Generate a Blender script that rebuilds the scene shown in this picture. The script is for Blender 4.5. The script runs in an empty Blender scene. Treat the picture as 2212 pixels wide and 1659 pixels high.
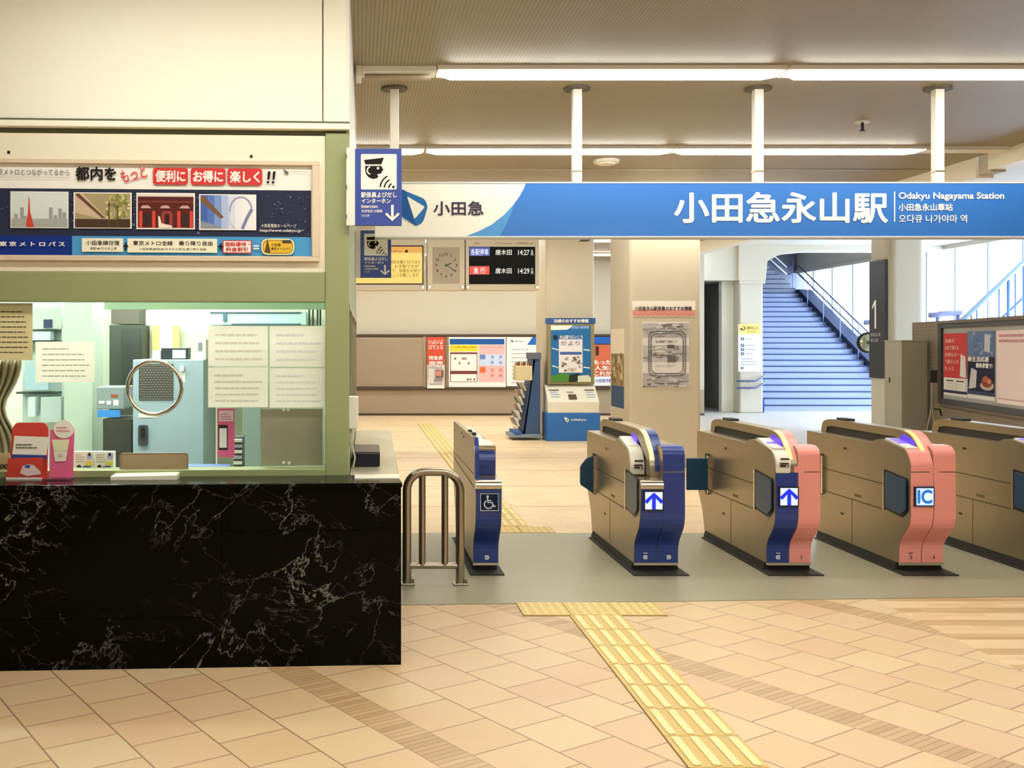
import bpy, bmesh, math, random
from mathutils import Vector
random.seed(7)
C = bpy.context.scene.collection
SC = bpy.context.scene
# ------------------------------------------------------------------ camera, world, exposure
FOC, CX, CY, EYE = 2200.0, 775.0, 746.0, 1.56      # focal length and principal point (2212x1659 frame), eye height
cam = bpy.data.cameras.new('camera')
cam.sensor_width = 36.0
cam.lens = FOC / 2212 * 36.0
cam.shift_x = (1106 - CX) / 2212
cam.shift_y = -(829.5 - CY) / 2212
cam.clip_start, cam.clip_end = 0.05, 200
camo = bpy.data.objects.new('camera', cam)
camo.location = (0, 0, EYE)
camo.rotation_euler = (math.pi / 2, 0, 0)
C.objects.link(camo)
SC.camera = camo
W = bpy.data.worlds.new('overcast_sky')
W.use_nodes = True
W.node_tree.nodes['Background'].inputs[0].default_value = (0.60, 0.77, 1.0, 1)
W.node_tree.nodes['Background'].inputs[1].default_value = 6.5
SC.world = W
SC.view_settings.view_transform = 'Standard'
SC.view_settings.look = 'None'
SC.view_settings.exposure = 1.0
SC.view_settings.gamma = 1.0
SC.view_settings.use_curve_mapping = False
SC.cycles.use_denoising = True
SC.cycles.max_bounces = 8
SC.cycles.diffuse_bounces = 5
SC.cycles.sample_clamp_indirect = 6.0
TUBE_STRENGTH = 12.5
OFFICE_STRENGTH = 34.0
WARM = (1.0, 0.86, 0.66)

# ------------------------------------------------------------------ materials
def lin(h):
    h = h.lstrip('#')
    r = []
    for i in (0, 2, 4):
        c = int(h[i:i + 2], 16) / 255
        r.append(c / 12.92 if c <= 0.04045 else ((c + 0.055) / 1.055) ** 2.4)
    return r + [1.0]
MATS = {}
def mat(name, col='#ffffff', rough=0.6, metal=0.0, emit=None, es=1.0, spec=0.5):
    if name in MATS: return MATS[name]
    m = bpy.data.materials.new(name); m.use_nodes = True
    b = m.node_tree.nodes['Principled BSDF']
    b.inputs['Base Color'].default_value = lin(col) if isinstance(col, str) else list(col) + [1.0]
    b.inputs['Roughness'].default_value = rough
    b.inputs['Metallic'].default_value = metal
    b.inputs['Specular IOR Level'].default_value = spec
    if emit is not None:
        b.inputs['Emission Color'].default_value = lin(emit) if isinstance(emit, str) else list(emit) + [1.0]
        b.inputs['Emission Strength'].default_value = es
    MATS[name] = m
    return m
def ink(col):                                       # matt printing ink of one colour
    return mat('ink_' + col.lstrip('#'), col, 0.7, spec=0.2)
def glow(col, es=1.0):
    return mat('glow_%s_%g' % (col.lstrip('#'), es), '#080808', 0.4, emit=col, es=es)
class NG:                                           # tiny helper for shader graphs
    def __init__(s, m):
        s.t = m.node_tree; s.b = s.t.nodes['Principled BSDF']
    def n(s, typ, **kw):
        x = s.t.nodes.new(typ)
        for k, v in kw.items(): setattr(x, k, v)
        return x
    def put(s, sock, v):
        if hasattr(v, 'is_output') or isinstance(v, bpy.types.NodeSocket): s.t.links.new(v, sock)
        else: sock.default_value = v
    def m(s, op, a, b=0.0, c=None):
        x = s.n('ShaderNodeMath', operation=op); s.put(x.inputs[0], a); s.put(x.inputs[1], b)
        if c is not None: s.put(x.inputs[2], c)
        return x.outputs[0]
    def mix(s, f, a, b):
        x = s.n('ShaderNodeMix', data_type='RGBA'); s.put(x.inputs[0], f)
        s.put(x.inputs[6], a); s.put(x.inputs[7], b); return x.outputs[2]
    def pos(s):
        g = s.n('ShaderNodeNewGeometry'); x = s.n('ShaderNodeSeparateXYZ')
        s.t.links.new(g.outputs['Position'], x.inputs[0]); s.P = g.outputs['Position']
        return x.outputs[0], x.outputs[1], x.outputs[2]
    def noise(s, scale, detail=3, vec=None, rough=0.5, dist=0.0):
        x = s.n('ShaderNodeTexNoise'); x.inputs['Scale'].default_value = scale
        x.inputs['Detail'].default_value = detail; x.inputs['Roughness'].default_value = rough
        x.inputs['Distortion'].default_value = dist
        if vec is not None: s.t.links.new(vec, x.inputs['Vector'])
        return x.outputs['Fac']
    def white(s, a, b):
        v = s.n('ShaderNodeCombineXYZ'); s.put(v.inputs[0], a); s.put(v.inputs[1], b)
        x = s.n('ShaderNodeTexWhiteNoise', noise_dimensions='2D'); s.t.links.new(v.outputs[0], x.inputs['Vector'])
        return x.outputs['Value']
    def ramp(s, f, stops):
        x = s.n('ShaderNodeValToRGB'); e = x.color_ramp.elements
        while len(e) < len(stops): e.new(0.5)
        for el, (p, c) in zip(e, stops): el.position = p; el.color = lin(c) if isinstance(c, str) else c
        s.put(x.inputs[0], f); return x.outputs[0]
    def bump(s, h, dist=0.002, strength=0.5):
        x = s.n('ShaderNodeBump'); x.inputs['Distance'].default_value = dist
        x.inputs['Strength'].default_value = strength
        s.put(x.inputs['Height'], h); s.t.links.new(x.outputs[0], s.b.inputs['Normal'])

def mat_floor():
    m = mat('stone_floor', '#c9a27c', 0.45); g = NG(m); x, y, z = g.pos()
    # diagonal slabs of the concourse with brown brick bands between every five rows
    d = g.m('ADD', g.m('MULTIPLY', x, .8415), g.m('MULTIPLY', y, .5402))
    e = g.m('SUBTRACT', g.m('MULTIPLY', x, .5402), g.m('MULTIPLY', y, .8415))
    q = g.m('DIVIDE', g.m('SUBTRACT', d, 2.29), 1.655)
    per = g.m('FLOOR', q); dm = g.m('MULTIPLY', g.m('SUBTRACT', q, per), 1.655)
    band = g.m('LESS_THAN', dm, .165)
    r = g.m('DIVIDE', g.m('SUBTRACT', dm, .165), .298); row = g.m('FLOOR', r); rf = g.m('SUBTRACT', r, row)
    rid = g.m('ADD', g.m('MULTIPLY', per, 7.0), row)
    e2 = g.m('ADD', g.m('DIVIDE', e, .275), g.m('MULTIPLY', rid, .43)); ei = g.m('FLOOR', e2); ef = g.m('SUBTRACT', e2, ei)
    jl = g.m('MAXIMUM', g.m('GREATER_THAN', g.m('ABSOLUTE', g.m('SUBTRACT', rf, .5)), .487),
             g.m('GREATER_THAN', g.m('ABSOLUTE', g.m('SUBTRACT', ef, .5)), .487))
    rnd = g.white(rid, ei)
    nz = g.noise(90, 4, g.P); big = g.noise(1.3, 3, g.P)
    tile = g.ramp(g.m('ADD', g.m('MULTIPLY', rnd, .62), g.m('MULTIPLY', big, .38)),
                  [(0.0, '#cbaa83'), (0.3, '#d7b88e'), (0.55, '#dac096'), (0.8, '#d5b18b'), (1.0, '#dfc69f')])
    tile = g.mix(g.m('MULTIPLY', g.m('SUBTRACT', nz, .35), .45), tile, lin('#c9a276'))
    tile = g.mix(g.m('MULTIPLY', jl, .8), tile, lin('#7c5a3e'))
    b2 = g.m('DIVIDE', e, .034); bi = g.m('FLOOR', b2); bf = g.m('SUBTRACT', b2, bi)
    brick = g.mix(g.white(bi, per), lin('#b59368'), lin('#ccac82'))
    brick = g.mix(g.m('MULTIPLY', g.m('GREATER_THAN', bf, .84), .6), brick, lin('#84623f'))
    diag = g.mix(band, tile, brick)
    # long bricks in stripes to the right
    y2 = g.m('DIVIDE', y, .058); yi = g.m('FLOOR', y2)
    x2 = g.m('ADD', g.m('DIVIDE', x, .42), g.m('MULTIPLY', yi, .37)); xi = g.m('FLOOR', x2)
    stripe = g.m('LESS_THAN', g.m('FRACT', g.m('DIVIDE', y, .27)), .42)
    st = g.mix(g.white(xi, yi), lin('#d8b388'), lin('#e3c69e'))
    st = g.mix(stripe, st, g.mix(g.white(xi, yi), lin('#bd9668'), lin('#ceaa80')))
    front = g.mix(g.m('MULTIPLY', g.m('GREATER_THAN', x, 3.17), g.m('GREATER_THAN', y, 4.9)), diag, st)
    # small clay pavers laid square inside the gates, with a darker joint every 1.4 m
    hy = g.m('DIVIDE', y, .145); hi = g.m('FLOOR', hy); hf = g.m('SUBTRACT', hy, hi)
    hx = g.m('ADD', g.m('DIVIDE', x, .30), g.m('MULTIPLY', hi, .5)); hxi = g.m('FLOOR', hx); hxf = g.m('SUBTRACT', hx, hxi)
    hj = g.m('MAXIMUM', g.m('GREATER_THAN', hf, .955), g.m('GREATER_THAN', hxf, .975))
    bj = g.m('GREATER_THAN', g.m('FRACT', g.m('DIVIDE', g.m('ADD', y, .05), 1.42)), .974)
    hall = g.mix(g.white(hxi, hi), lin('#e0c398'), lin('#e9d0a8'))
    hall = g.mix(g.m('MULTIPLY', hj, .25), hall, lin('#9a7450'))
    hall = g.mix(g.m('MULTIPLY', bj, .75), hall, lin('#99774f'))
    pale = g.mix(g.noise(2, 2, g.P), lin('#c3bcb4'), lin('#d2ccc6'))
    hall = g.mix(g.m('MULTIPLY', g.m('GREATER_THAN', x, 6.4), g.m('GREATER_THAN', y, 14.0)), hall, pale)
    col = g.mix(g.m('GREATER_THAN', y, 8.0), front, hall)
    g.t.links.new(col, g.b.inputs['Base Color'])
    g.bump(g.m('ADD', g.m('MULTIPLY', jl, -1.0), g.m('MULTIPLY', nz, .25)), .0015, .35)
    return m
def mat_marble():
    m = mat('black_marble', '#0a0a09', 0.14, spec=.07); g = NG(m); g.pos()
    mp = g.n('ShaderNodeMapping', vector_type='TEXTURE'); g.t.links.new(g.P, mp.inputs[0]); mp.inputs['Rotation'].default_value = (0, .65, .2); mp.inputs['Scale'].default_value = (1.0, 1.0, 2.3)
    mq = g.n('ShaderNodeMapping', vector_type='TEXTURE'); g.t.links.new(g.P, mq.inputs[0]); mq.inputs['Rotation'].default_value = (0, .45, .1); mq.inputs['Scale'].default_value = (2.3, 1.0, 1.0)
    n1 = g.noise(2.4, 10, mp.outputs[0], .62, .35); n2 = g.noise(2.0, 4, g.P, .55, .6); n3 = g.noise(4.2, 9, mq.outputs[0], .62, .3)
    v = g.m('ABSOLUTE', g.m('SUBTRACT', n1, .5)); v2 = g.m('ABSOLUTE', g.m('SUBTRACT', n3, .5))
    a = g.m('SUBTRACT', 1.0, g.m('MINIMUM', g.m('DIVIDE', v, .0048), 1.0))
    a2 = g.m('SUBTRACT', 1.0, g.m('MINIMUM', g.m('DIVIDE', v2, .004), 1.0))
    mask = g.m('MAXIMUM', g.m('MINIMUM', g.m('MULTIPLY', g.m('SUBTRACT', n2, .41), 4.0), 1.0), 0.0)
    f = g.m('MINIMUM', g.m('ADD', g.m('MULTIPLY', a, .95), g.m('MULTIPLY', a2, .6)), 1.0)
    f = g.m('MULTIPLY', f, mask)
    base = g.mix(g.noise(2.4, 4, g.P), lin('#030303'), lin('#0d0c08'))
    col = g.mix(f, base, lin('#8f8d86'))
    g.t.links.new(col, g.b.inputs['Base Color'])
    return m
def mat_ceiling():
    m = mat('slatted_ceiling', '#b3a285', 0.5); g = NG(m); x, y, z = g.pos()
    fr = g.m('FRACT', g.m('DIVIDE', x, .024))
    gr = g.m('GREATER_THAN', fr, .72)
    col = g.mix(g.m('MULTIPLY', gr, .5), lin('#a3967a'), lin('#5a4e36'))
    col = g.mix(g.m('MULTIPLY', g.noise(.8, 3, g.P), .15), col, lin('#90836a'))
    g.t.links.new(col, g.b.inputs['Base Color']); g.bump(gr, .004, -.4)
    return m
def mat_steel(name, col, rough, wob=True):
    m = mat(name, col, rough, 0.85); g = NG(m); g.pos()
    mp = g.n('ShaderNodeMapping'); g.t.links.new(g.P, mp.inputs[0]); mp.inputs['Scale'].default_value = (1, 1.2, 160)
    n = g.noise(3, 3, mp.outputs[0])
    g.t.links.new(g.m('ADD', rough - .08, g.m('MULTIPLY', n, .16)), g.b.inputs['Roughness'])
    return m
def mat_noise(name, c1, c2, scale, rough=.6, detail=3):
    m = mat(name, c1, rough); g = NG(m); g.pos()
    g.t.links.new(g.mix(g.noise(scale, detail, g.P), lin(c1), lin(c2)), g.b.inputs['Base Color'])
    return m
def mat_glass(name, tint, refl):
    m = bpy.data.materials.new(name); m.use_nodes = True; t = m.node_tree
    t.nodes.remove(t.nodes['Principled BSDF']); out = t.nodes['Material Output']
    a = t.nodes.new('ShaderNodeBsdfTransparent'); a.inputs[0].default_value = list(tint) + [1]
    b = t.nodes.new('ShaderNodeBsdfGlossy'); b.inputs['Roughness'].default_value = .02
    lw = t.nodes.new('ShaderNodeLayerWeight'); lw.inputs[0].default_value = .5
    p = t.nodes.new('ShaderNodeMath'); p.operation = 'POWER'; p.inputs[1].default_value = 4.0; t.links.new(lw.outputs['Facing'], p.inputs[0])
    f = t.nodes.new('ShaderNodeMath'); f.operation = 'MULTIPLY_ADD'; f.inputs[1].default_value = .5; f.inputs[2].default_value = refl; t.links.new(p.outputs[0], f.inputs[0])
    x = t.nodes.new('ShaderNodeMixShader')
    t.links.new(f.outputs[0], x.inputs[0]); t.links.new(a.outputs[0], x.inputs[1]); t.links.new(b.outputs[0], x.inputs[2])
    t.links.new(x.outputs[0], out.inputs['Surface'])
    MATS[name] = m
    return m
def mat_tilewall():
    m = mat('brown_ribbed_tile', '#7c6a52', .5); g = NG(m); x, y, z = g.pos()
    fr = g.m('FRACT', g.m('DIVIDE', z, .06)); j = g.m('GREATER_THAN', fr, .86)
    col = g.mix(g.m('MULTIPLY', j, .5), g.mix(g.noise(12, 3, g.P), lin('#7f6c53'), lin('#8f7c62')), lin('#5a4a37'))
    g.t.links.new(col, g.b.inputs['Base Color']); g.bump(j, .004, -.4)
    return m
FLOOR = mat_floor(); MARBLE = mat_marble(); CEIL = mat_ceiling()
STEEL = mat_steel('brushed_steel', '#a79a82', .34)
CHROME = mat('polished_steel', '#cfc8bb', .18, .95)
TUBEST = mat('satin_steel_tube', '#a89e90', .26, .9)
CREAM = mat_noise('cream_paint', '#f9f6e8', '#f6f1de', .9, .5)
CREAMG = mat('cream_gloss_paint', '#efe7cf', .35)
WALLP = mat_noise('warm_white_plaster', '#c9c0ac', '#c2b8a2', .8, .7)
COLP = mat_noise('cream_pillar_paint', '#c8bda6', '#c1b59d', .7, .55)
GREEN = mat('sage_green_paint', '#98a070', .45)
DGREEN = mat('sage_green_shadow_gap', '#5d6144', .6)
WHITE = mat('white_paint', '#eeeae0', .5)
PWHITE = ink('#f2efe8')
BLACK = mat('black_plastic', '#141312', .4)
DARK = mat('dark_rubber', '#2a2722', .7)
MATGREY = mat_noise('grey_vinyl_floor', '#969078', '#a49d84', 3.0, .38)
NAVY = mat('navy_blue_lacquer', '#243c8a', .3)
PINK = mat('salmon_pink_lacquer', '#f19c94', .35)
FLAPB = mat('dark_blue_flap_plastic', '#12405f', .3)
FLAPG = mat('slate_flap_plastic', '#4a5862', .4)
YEL = mat_noise('yellow_tactile_tile', '#cdae66', '#d5b874', 5.0, .55)
YELB = mat('yellow_tactile_bar', '#f3da9a', .5)
YELJ = mat('tactile_joint', '#8a6f3a', .8)
BLUEK = mat('bright_blue_panel', '#2a6fbe', .4)
BROWNF = mat('dark_brown_frame', '#4a3626', .5)
GREYB = mat('taupe_pin_board', '#a08d76', .8)
LOWW = mat_noise('taupe_wall_panel', '#a8967c', '#9e8c72', 1.5, .6)
GLASS = mat_glass('clear_window_glass', (.96, .985, .965), .025)
ACRY = mat_glass('clear_acrylic', (.97, .97, .97), .03)
BRONZE = mat('lilac_grey_mullion', '#b4c4e4', .4)
WGLASS = mat_glass('hall_window_glass', (.98, .99, 1.0), .01)
STEPM = mat_noise('pale_stair_stone', '#a3abc4', '#98a1bc', 1.6, .5)
NOSE = mat('dark_stair_nosing', '#2e3a62', .7)
TUBE = mat('fluorescent_tube', '#ffffff', .4, emit=(1.0, .985, .89), es=TUBE_STRENGTH)
OFFT = mat('office_tube', '#ffffff', .4, emit=(.93, 1.0, .96), es=OFFICE_STRENGTH)
TILEW = mat_tilewall()

# ------------------------------------------------------------------ pixel rays onto real vertical planes
def k_of(px): return (px - CX) / FOC
def PX(px, Y): return (px - CX) * Y / FOC
def PZ(py, Y): return EYE - (py - CY) * Y / FOC
class Face:
    """a vertical plane through plan points A and B; photo pixels are cast onto it"""
    def __init__(s, A, B):
        s.A = Vector((A[0], A[1])); d = Vector((B[0] - A[0], B[1] - A[1])).normalized()
        n = Vector((d.y, -d.x))
        if n.dot(-s.A) < 0: n = -n
        s.n = n; s.c = n.dot(s.A); s.d = d
    def __call__(s, u, v, w=0.0):
        k = k_of(u); Y = s.c / (s.n.x * k + s.n.y)
        return (k * Y + s.n.x * w, Y + s.n.y * w, EYE - (v - CY) * Y / FOC)
def YF(Y): return Face((0, Y), (1, Y))
class Loc:
    """local drawing frame: u to the right, v up, w out of the surface, in metres"""
    def __init__(s, o, ux=(1, 0, 0), vy=(0, 0, 1), n=(0, -1, 0)):
        s.o, s.u, s.v, s.n = Vector(o), Vector(ux), Vector(vy), Vector(n)
    def __call__(s, u, v, w=0.0): return tuple(s.o + s.u * u + s.v * v + s.n * w)

_tc = bpy.data.curves.new('lettering_source', 'FONT'); _to = bpy.data.objects.new('lettering_source', _tc)
_tcache = {}
def text_mesh(body):
    key = body
    if key not in _tcache:
        _tc.body = body; _tc.resolution_u = 5
        me = bpy.data.meshes.new_from_object(_to)
        vs = [(v.co.x, v.co.y) for v in me.vertices]; fs = [tuple(p.vertices) for p in me.polygons]
        bpy.data.meshes.remove(me)
        _tcache[key] = (vs, fs)
    return _tcache[key]
def rounded(pts, r, n=5):
    """round the corners of a closed polygon; r is one radius or a list"""
    out = []; N = len(pts)
    for i in range(N):
        rr = r[i] if isinstance(r, (list, tuple)) else r
        p = Vector(pts[i]); a = Vector(pts[i - 1]); b = Vector(pts[(i + 1) % N])
        if rr <= 0: out.append(tuple(p)); continue
        t = min(rr, (a - p).length * .49, (b - p).length * .49)
        p0 = p + (a - p).normalized() * t; p1 = p + (b - p).normalized() * t
        for j in range(n + 1):
            f = j / n
            out.append(tuple(p0 * (1 - f) ** 2 + p * 2 * f * (1 - f) + p1 * f * f))
    return out
def rrect(u0, v0, u1, v1, r): return rounded([(u0, v0), (u1, v0), (u1, v1), (u0, v1)], r)

class MB:
    def __init__(s): s.v, s.f, s.m, s.slots, s.k = [], [], [], [], 0
    def up(s, w): s.k += 1; return w + s.k * 3e-5      # printed layers never share a plane
    def mi(s, m):
        if m not in s.slots: s.slots.append(m)
        return s.slots.index(m)
    def add(s, vs, fs, m):
        o = len(s.v); s.v += [tuple(p) for p in vs]; i = s.mi(m)
        for f in fs: s.f.append(tuple(o + a for a in f)); s.m.append(i)
        return s
    def hexa(s, p, m):      # p: bottom 4 then top 4
        return s.add(p, [(3, 2, 1, 0), (4, 5, 6, 7), (0, 1, 5, 4), (1, 2, 6, 5), (2, 3, 7, 6), (3, 0, 4, 7)], m)
    def box(s, x0, x1, y0, y1, z0, z1, m):
        return s.hexa([(x0, y0, z0), (x1, y0, z0), (x1, y1, z0), (x0, y1, z0), (x0, y0, z1), (x1, y0, z1), (x1, y1, z1), (x0, y1, z1)], m)
    def slab(s, plan, z0, z1, m):           # prism over a plan polygon
        n = len(plan)
        return s.add([(x, y, z0) for x, y in plan] + [(x, y, z1) for x, y in plan],
                     [tuple(reversed(range(n))), tuple(range(n, 2 * n))] + [(i, (i + 1) % n, n + (i + 1) % n, n + i) for i in range(n)], m)
    def px(s, prof, x0, x1, m):             # prism of a (y,z) profile along x
        n = len(prof)
        return s.add([(x0, y, z) for y, z in prof] + [(x1, y, z) for y, z in prof],
                     [tuple(range(n)), tuple(reversed(range(n, 2 * n)))] + [(i, (i + 1) % n, n + (i + 1) % n, n + i) for i in range(n)], m)
    def plate(s, F, pts, w0, w1, m):        # solid plate on a face
        n = len(pts)
        return s.add([F(u, v, w0) for u, v in pts] + [F(u, v, w1) for u, v in pts],
                     [tuple(range(n)), tuple(range(n, 2 * n))] + [(i, (i + 1) % n, n + (i + 1) % n, n + i) for i in range(n)], m)
    def block(s, F, u0, v0, u1, v1, w0, w1, m): return s.plate(F, [(u0, v0), (u1, v0), (u1, v1), (u0, v1)], w0, w1, m)
    def rect(s, F, u0, v0, u1, v1, m, w=.002):
        w = s.up(w); return s.add([F(u0, v0, w), F(u1, v0, w), F(u1, v1, w), F(u0, v1, w)], [(0, 1, 2, 3)], m)
    def poly(s, F, pts, m, w=.002):
        w = s.up(w); return s.add([F(u, v, w) for u, v in pts], [tuple(range(len(pts)))], m)
    def disc(s, F, u, v, ru, rv, m, w=.002, n=20): return s.poly(F, [(u + ru * math.cos(2 * math.pi * i / n), v + rv * math.sin(2 * math.pi * i / n)) for i in range(n)], m, w)
    def line(s, F, pts, t, m, w=.002):      # flat stroke of width t
        L = []; R = []; w = s.up(w)
        for i, p in enumerate(pts):
            a = Vector(pts[max(i - 1, 0)]); b = Vector(pts[min(i + 1, len(pts) - 1)])
            d = (b - a).normalized(); nn = Vector((-d.y, d.x)) * t / 2
            L.append((p[0] + nn.x, p[1] + nn.y)); R.append((p[0] - nn.x, p[1] - nn.y))
        n = len(pts)
        return s.add([F(u, v, w) for u, v in L + R], [(i, i + 1, n + i + 1, n + i) for i in range(n - 1)], m)
    def arc(s, F, u, v, r, a0, a1, t, m, w=.002, n=12, sv=1.0):
        return s.line(F, [(u + r * math.cos(math.radians(a0 + (a1 - a0) * i / n)), v + sv * r * math.sin(math.radians(a0 + (a1 - a0) * i / n))) for i in range(n + 1)], t, m, w)
    def text(s, F, body, u0, v0, u1, v1, m, bold=.0, w=.003, rot=0, shear=0):
        """fit the lettering into the box; (u0,v0) is its bottom left and (u1,v1) its top right"""
        vs, fs = text_mesh(body)
        if not vs: return s
        xs = [p[0] for p in vs]; ys = [p[1] for p in vs]
        ax, ay = (u1 - u0) / max(1e-6, max(xs) - min(xs)), (v1 - v0) / max(1e-6, max(ys) - min(ys))
        cu, cv = (u0 + u1) / 2, (v0 + v1) / 2; c, sn = math.cos(math.radians(rot)), math.sin(math.radians(rot))
        b = bold * 1.1
        for dx, dy in (((0, 0),) if bold < .006 else ((b, 0), (-b, 0), (0, b), (0, -b), (b * .7, b * .7), (-b * .7, b * .7), (b * .7, -b * .7), (-b * .7, -b * .7))):     # heavier strokes by shifted copies
            pts = []; ww = s.up(w)
            for x, y in vs:
                u, v = u0 + (x - min(xs) + dx) * ax - cu, v0 + (y - min(ys) + dy) * ay - cv
                u += shear * v
                pts.append(F(cu + u * c - v * sn, cv + u * sn + v * c, ww))
            s.add(pts, fs, m)
        return s
    def lines(s, F, u0, v0, u1, v1, n, m, fill=.35, w=.003, seed=1, left=True):   # rows of small print too fine to read
        r = random.Random(seed); st = (v1 - v0) / n
        for i in range(n):
            a = u0 if left else u0 + (u1 - u0) * .08 * r.random()
            b = u1 - (u1 - u0) * (.0 if i < n - 1 else .4) * r.random() - (u1 - u0) * .12 * r.random()
            y = v0 + st * (i + .3); q = a
            while q < b:
                l = (u1 - u0) * (.06 + .1 * r.random()); s.rect(F, q, y, min(q + l, b), y + st * fill, m, w); q += l + (u1 - u0) * .018
        return s
    def tube(s, path, r, m, n=10, cap=True):
        P = [Vector(p) for p in path]; rings = []
        up = None
        for i, p in enumerate(P):
            d = (P[min(i + 1, len(P) - 1)] - P[max(i - 1, 0)]).normalized()
            if up is None: up = Vector((0, 0, 1)) if abs(d.z) < .9 else Vector((0, 1, 0))
            a = d.cross(up).normalized(); b = a.cross(d).normalized(); up = b
            rr = r[i] if isinstance(r, (list, tuple)) else r
            rings.append([p + a * rr * math.cos(2 * math.pi * j / n) + b * rr * math.sin(2 * math.pi * j / n) for j in range(n)])
        vs = [q for ring in rings for q in ring]
        fs = [(i * n + j, i * n + (j + 1) % n, (i + 1) * n + (j + 1) % n, (i + 1) * n + j) for i in range(len(P) - 1) for j in range(n)]
        if cap: fs += [tuple(range(n)), tuple(range((len(P) - 1) * n, len(P) * n))]
        return s.add(vs, fs, m)
    def cyl(s, x, y, z0, z1, r, m, n=16): return s.tube([(x, y, z0), (x, y, z1)], r, m, n)
    def build(s, name, parent=None, bevel=0.0, smooth=False, seg=2, label=None):
        me = bpy.data.meshes.new(name)
        off = WORLD.get(parent.name, Vector((0, 0, 0))) if parent else Vector((0, 0, 0))
        me.from_pydata([tuple(Vector(p) - off) for p in s.v], [], s.f)
        for m in s.slots: me.materials.append(m)
        for p, i in zip(me.polygons, s.m): p.material_index = i
        bm = bmesh.new(); bm.from_mesh(me); bmesh.ops.recalc_face_normals(bm, faces=bm.faces[:]); bm.to_mesh(me); bm.free()
        o = bpy.data.objects.new(name, me); C.objects.link(o)
        if parent: o.parent = parent
        WORLD[o.name] = off
        if bevel:
            b = o.modifiers.new('edge', 'BEVEL'); b.width = bevel; b.segments = seg; b.limit_method = 'ANGLE'; b.angle_limit = math.radians(40)
        if smooth:
            for p in me.polygons: p.use_smooth = True
            if bevel or smooth == 'auto':
                pass
        if label: o['label'] = label
        return o
WORLD = {}
def thing(name, label, cat, loc=(0, 0, 0), group=None):
    o = bpy.data.objects.new(name, None); o.empty_display_size = .1
    o.location = loc; C.objects.link(o); WORLD[o.name] = Vector(loc)
    o['label'] = label; o['category'] = cat
    if group: o['group'] = group
    return o
def tag(o, label, cat, group=None):
    o['label'] = label; o['category'] = cat
    if group: o['group'] = group
    return o
def struct(o): o['kind'] = 'structure'; return o
def smooth_angle(o, deg=35):
    me = o.data
    for p in me.polygons: p.use_smooth = True
    try: me.set_sharp_from_angle(angle=math.radians(deg))
    except Exception: pass
    return o
# ================================================================== the setting
CEIL_Z, CEIL2_Z = 3.47, 3.86
struct(MB().box(-9, 15, -6, 34.5, -.12, 0, FLOOR).build('floor'))
struct(MB().box(-9, 6.27, -6, 22.72, CEIL_Z, CEIL_Z + .1, CEIL).build('ceiling'))
o = MB().slab([(6.45, -6), (13.75, -6), (13.75, 24.06), (7.7, 24.06), (7.7, 22.95), (6.45, 22.95)], CEIL2_Z, CEIL2_Z + .1, WALLP).build('ceiling_2'); struct(o)
struct(MB().box(6.27, 6.45, -6, 10.15, 3.31, CEIL2_Z + .1, CREAM).box(6.27, 6.45, 10.35, 22.72, 3.26, CEIL2_Z + .1, CREAM).box(6.3, 6.45, 10.15, 10.35, 3.29, CEIL2_Z + .1, WALLP).build('trim_1'))
struct(MB().box(-9, 7.7, 22.7, 22.95, 0, CEIL2_Z + .1, WALLP).build('wall_far'))
struct(MB().box(-8.9, 7.68, 22.64, 22.7, .0, .575, LOWW).box(-8.9, 7.68, 22.63, 22.7, .0, .05, BROWNF).build('baseboard_far'))
struct(MB().box(-9.15, -9, -6, 22.95, 0, CEIL_Z + .1, WALLP).build('wall_left'))
struct(MB().box(-9, 15, -6.15, -6, 0, CEIL2_Z + .1, WALLP).build('wall_near'))
struct(MB().box(13.6, 13.75, -6, 13.4, 0, CEIL2_Z + .1, WALLP).build('wall_right'))
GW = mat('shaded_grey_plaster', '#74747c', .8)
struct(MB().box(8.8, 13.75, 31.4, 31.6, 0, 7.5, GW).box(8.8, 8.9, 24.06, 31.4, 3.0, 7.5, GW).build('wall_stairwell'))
struct(MB().box(13.5, 13.75, 24.06, 31.4, CEIL2_Z, 7.5, WALLP).box(8.8, 13.75, 23.96, 24.06, CEIL2_Z + .1, 7.5, WALLP).build('wall_stair_side'))
struct(MB().box(8.8, 13.75, 23.96, 31.6, 7.5, 7.6, WALLP).build('ceiling_3'))
# lintel, pillar and haunched beam round the foot of the stairs
struct(MB().box(7.7, 8.95, 23.5, 24.0, 3.06, CEIL2_Z, WALLP).build('trim_2'))
mb = MB(); prof = [(8.75, 3.06), (9.36, 3.06), (9.40, 3.50), (9.62, 3.62), (9.95, 3.70), (10.4, 3.745), (13.5, 3.745), (13.5, CEIL2_Z), (8.75, CEIL2_Z)]
mb.add([(x, 23.42, z) for x, z in prof] + [(x, 24.05, z) for x, z in prof], [tuple(range(9)), tuple(reversed(range(9, 18)))] + [(i, (i + 1) % 9, 9 + (i + 1) % 9, 9 + i) for i in range(9)], WALLP)
struct(mb.build('trim_3'))
t = thing('concrete_pillar', 'white pillar with yellow topped guide sign at the foot of the stairs', 'pillar', (9.05, 23.8, 0))
MB().box(8.79, 9.33, 23.5, 24.05, 0, 3.06, WALLP).build('shaft', t, .03)
MB().box(8.77, 9.36, 23.45, 24.1, 2.98, 3.06, WALLP).build('capital', t)
MB().box(9.335, 9.40, 23.6, 24.05, 0, .32, NAVY).build('corner_guard', t)
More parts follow.
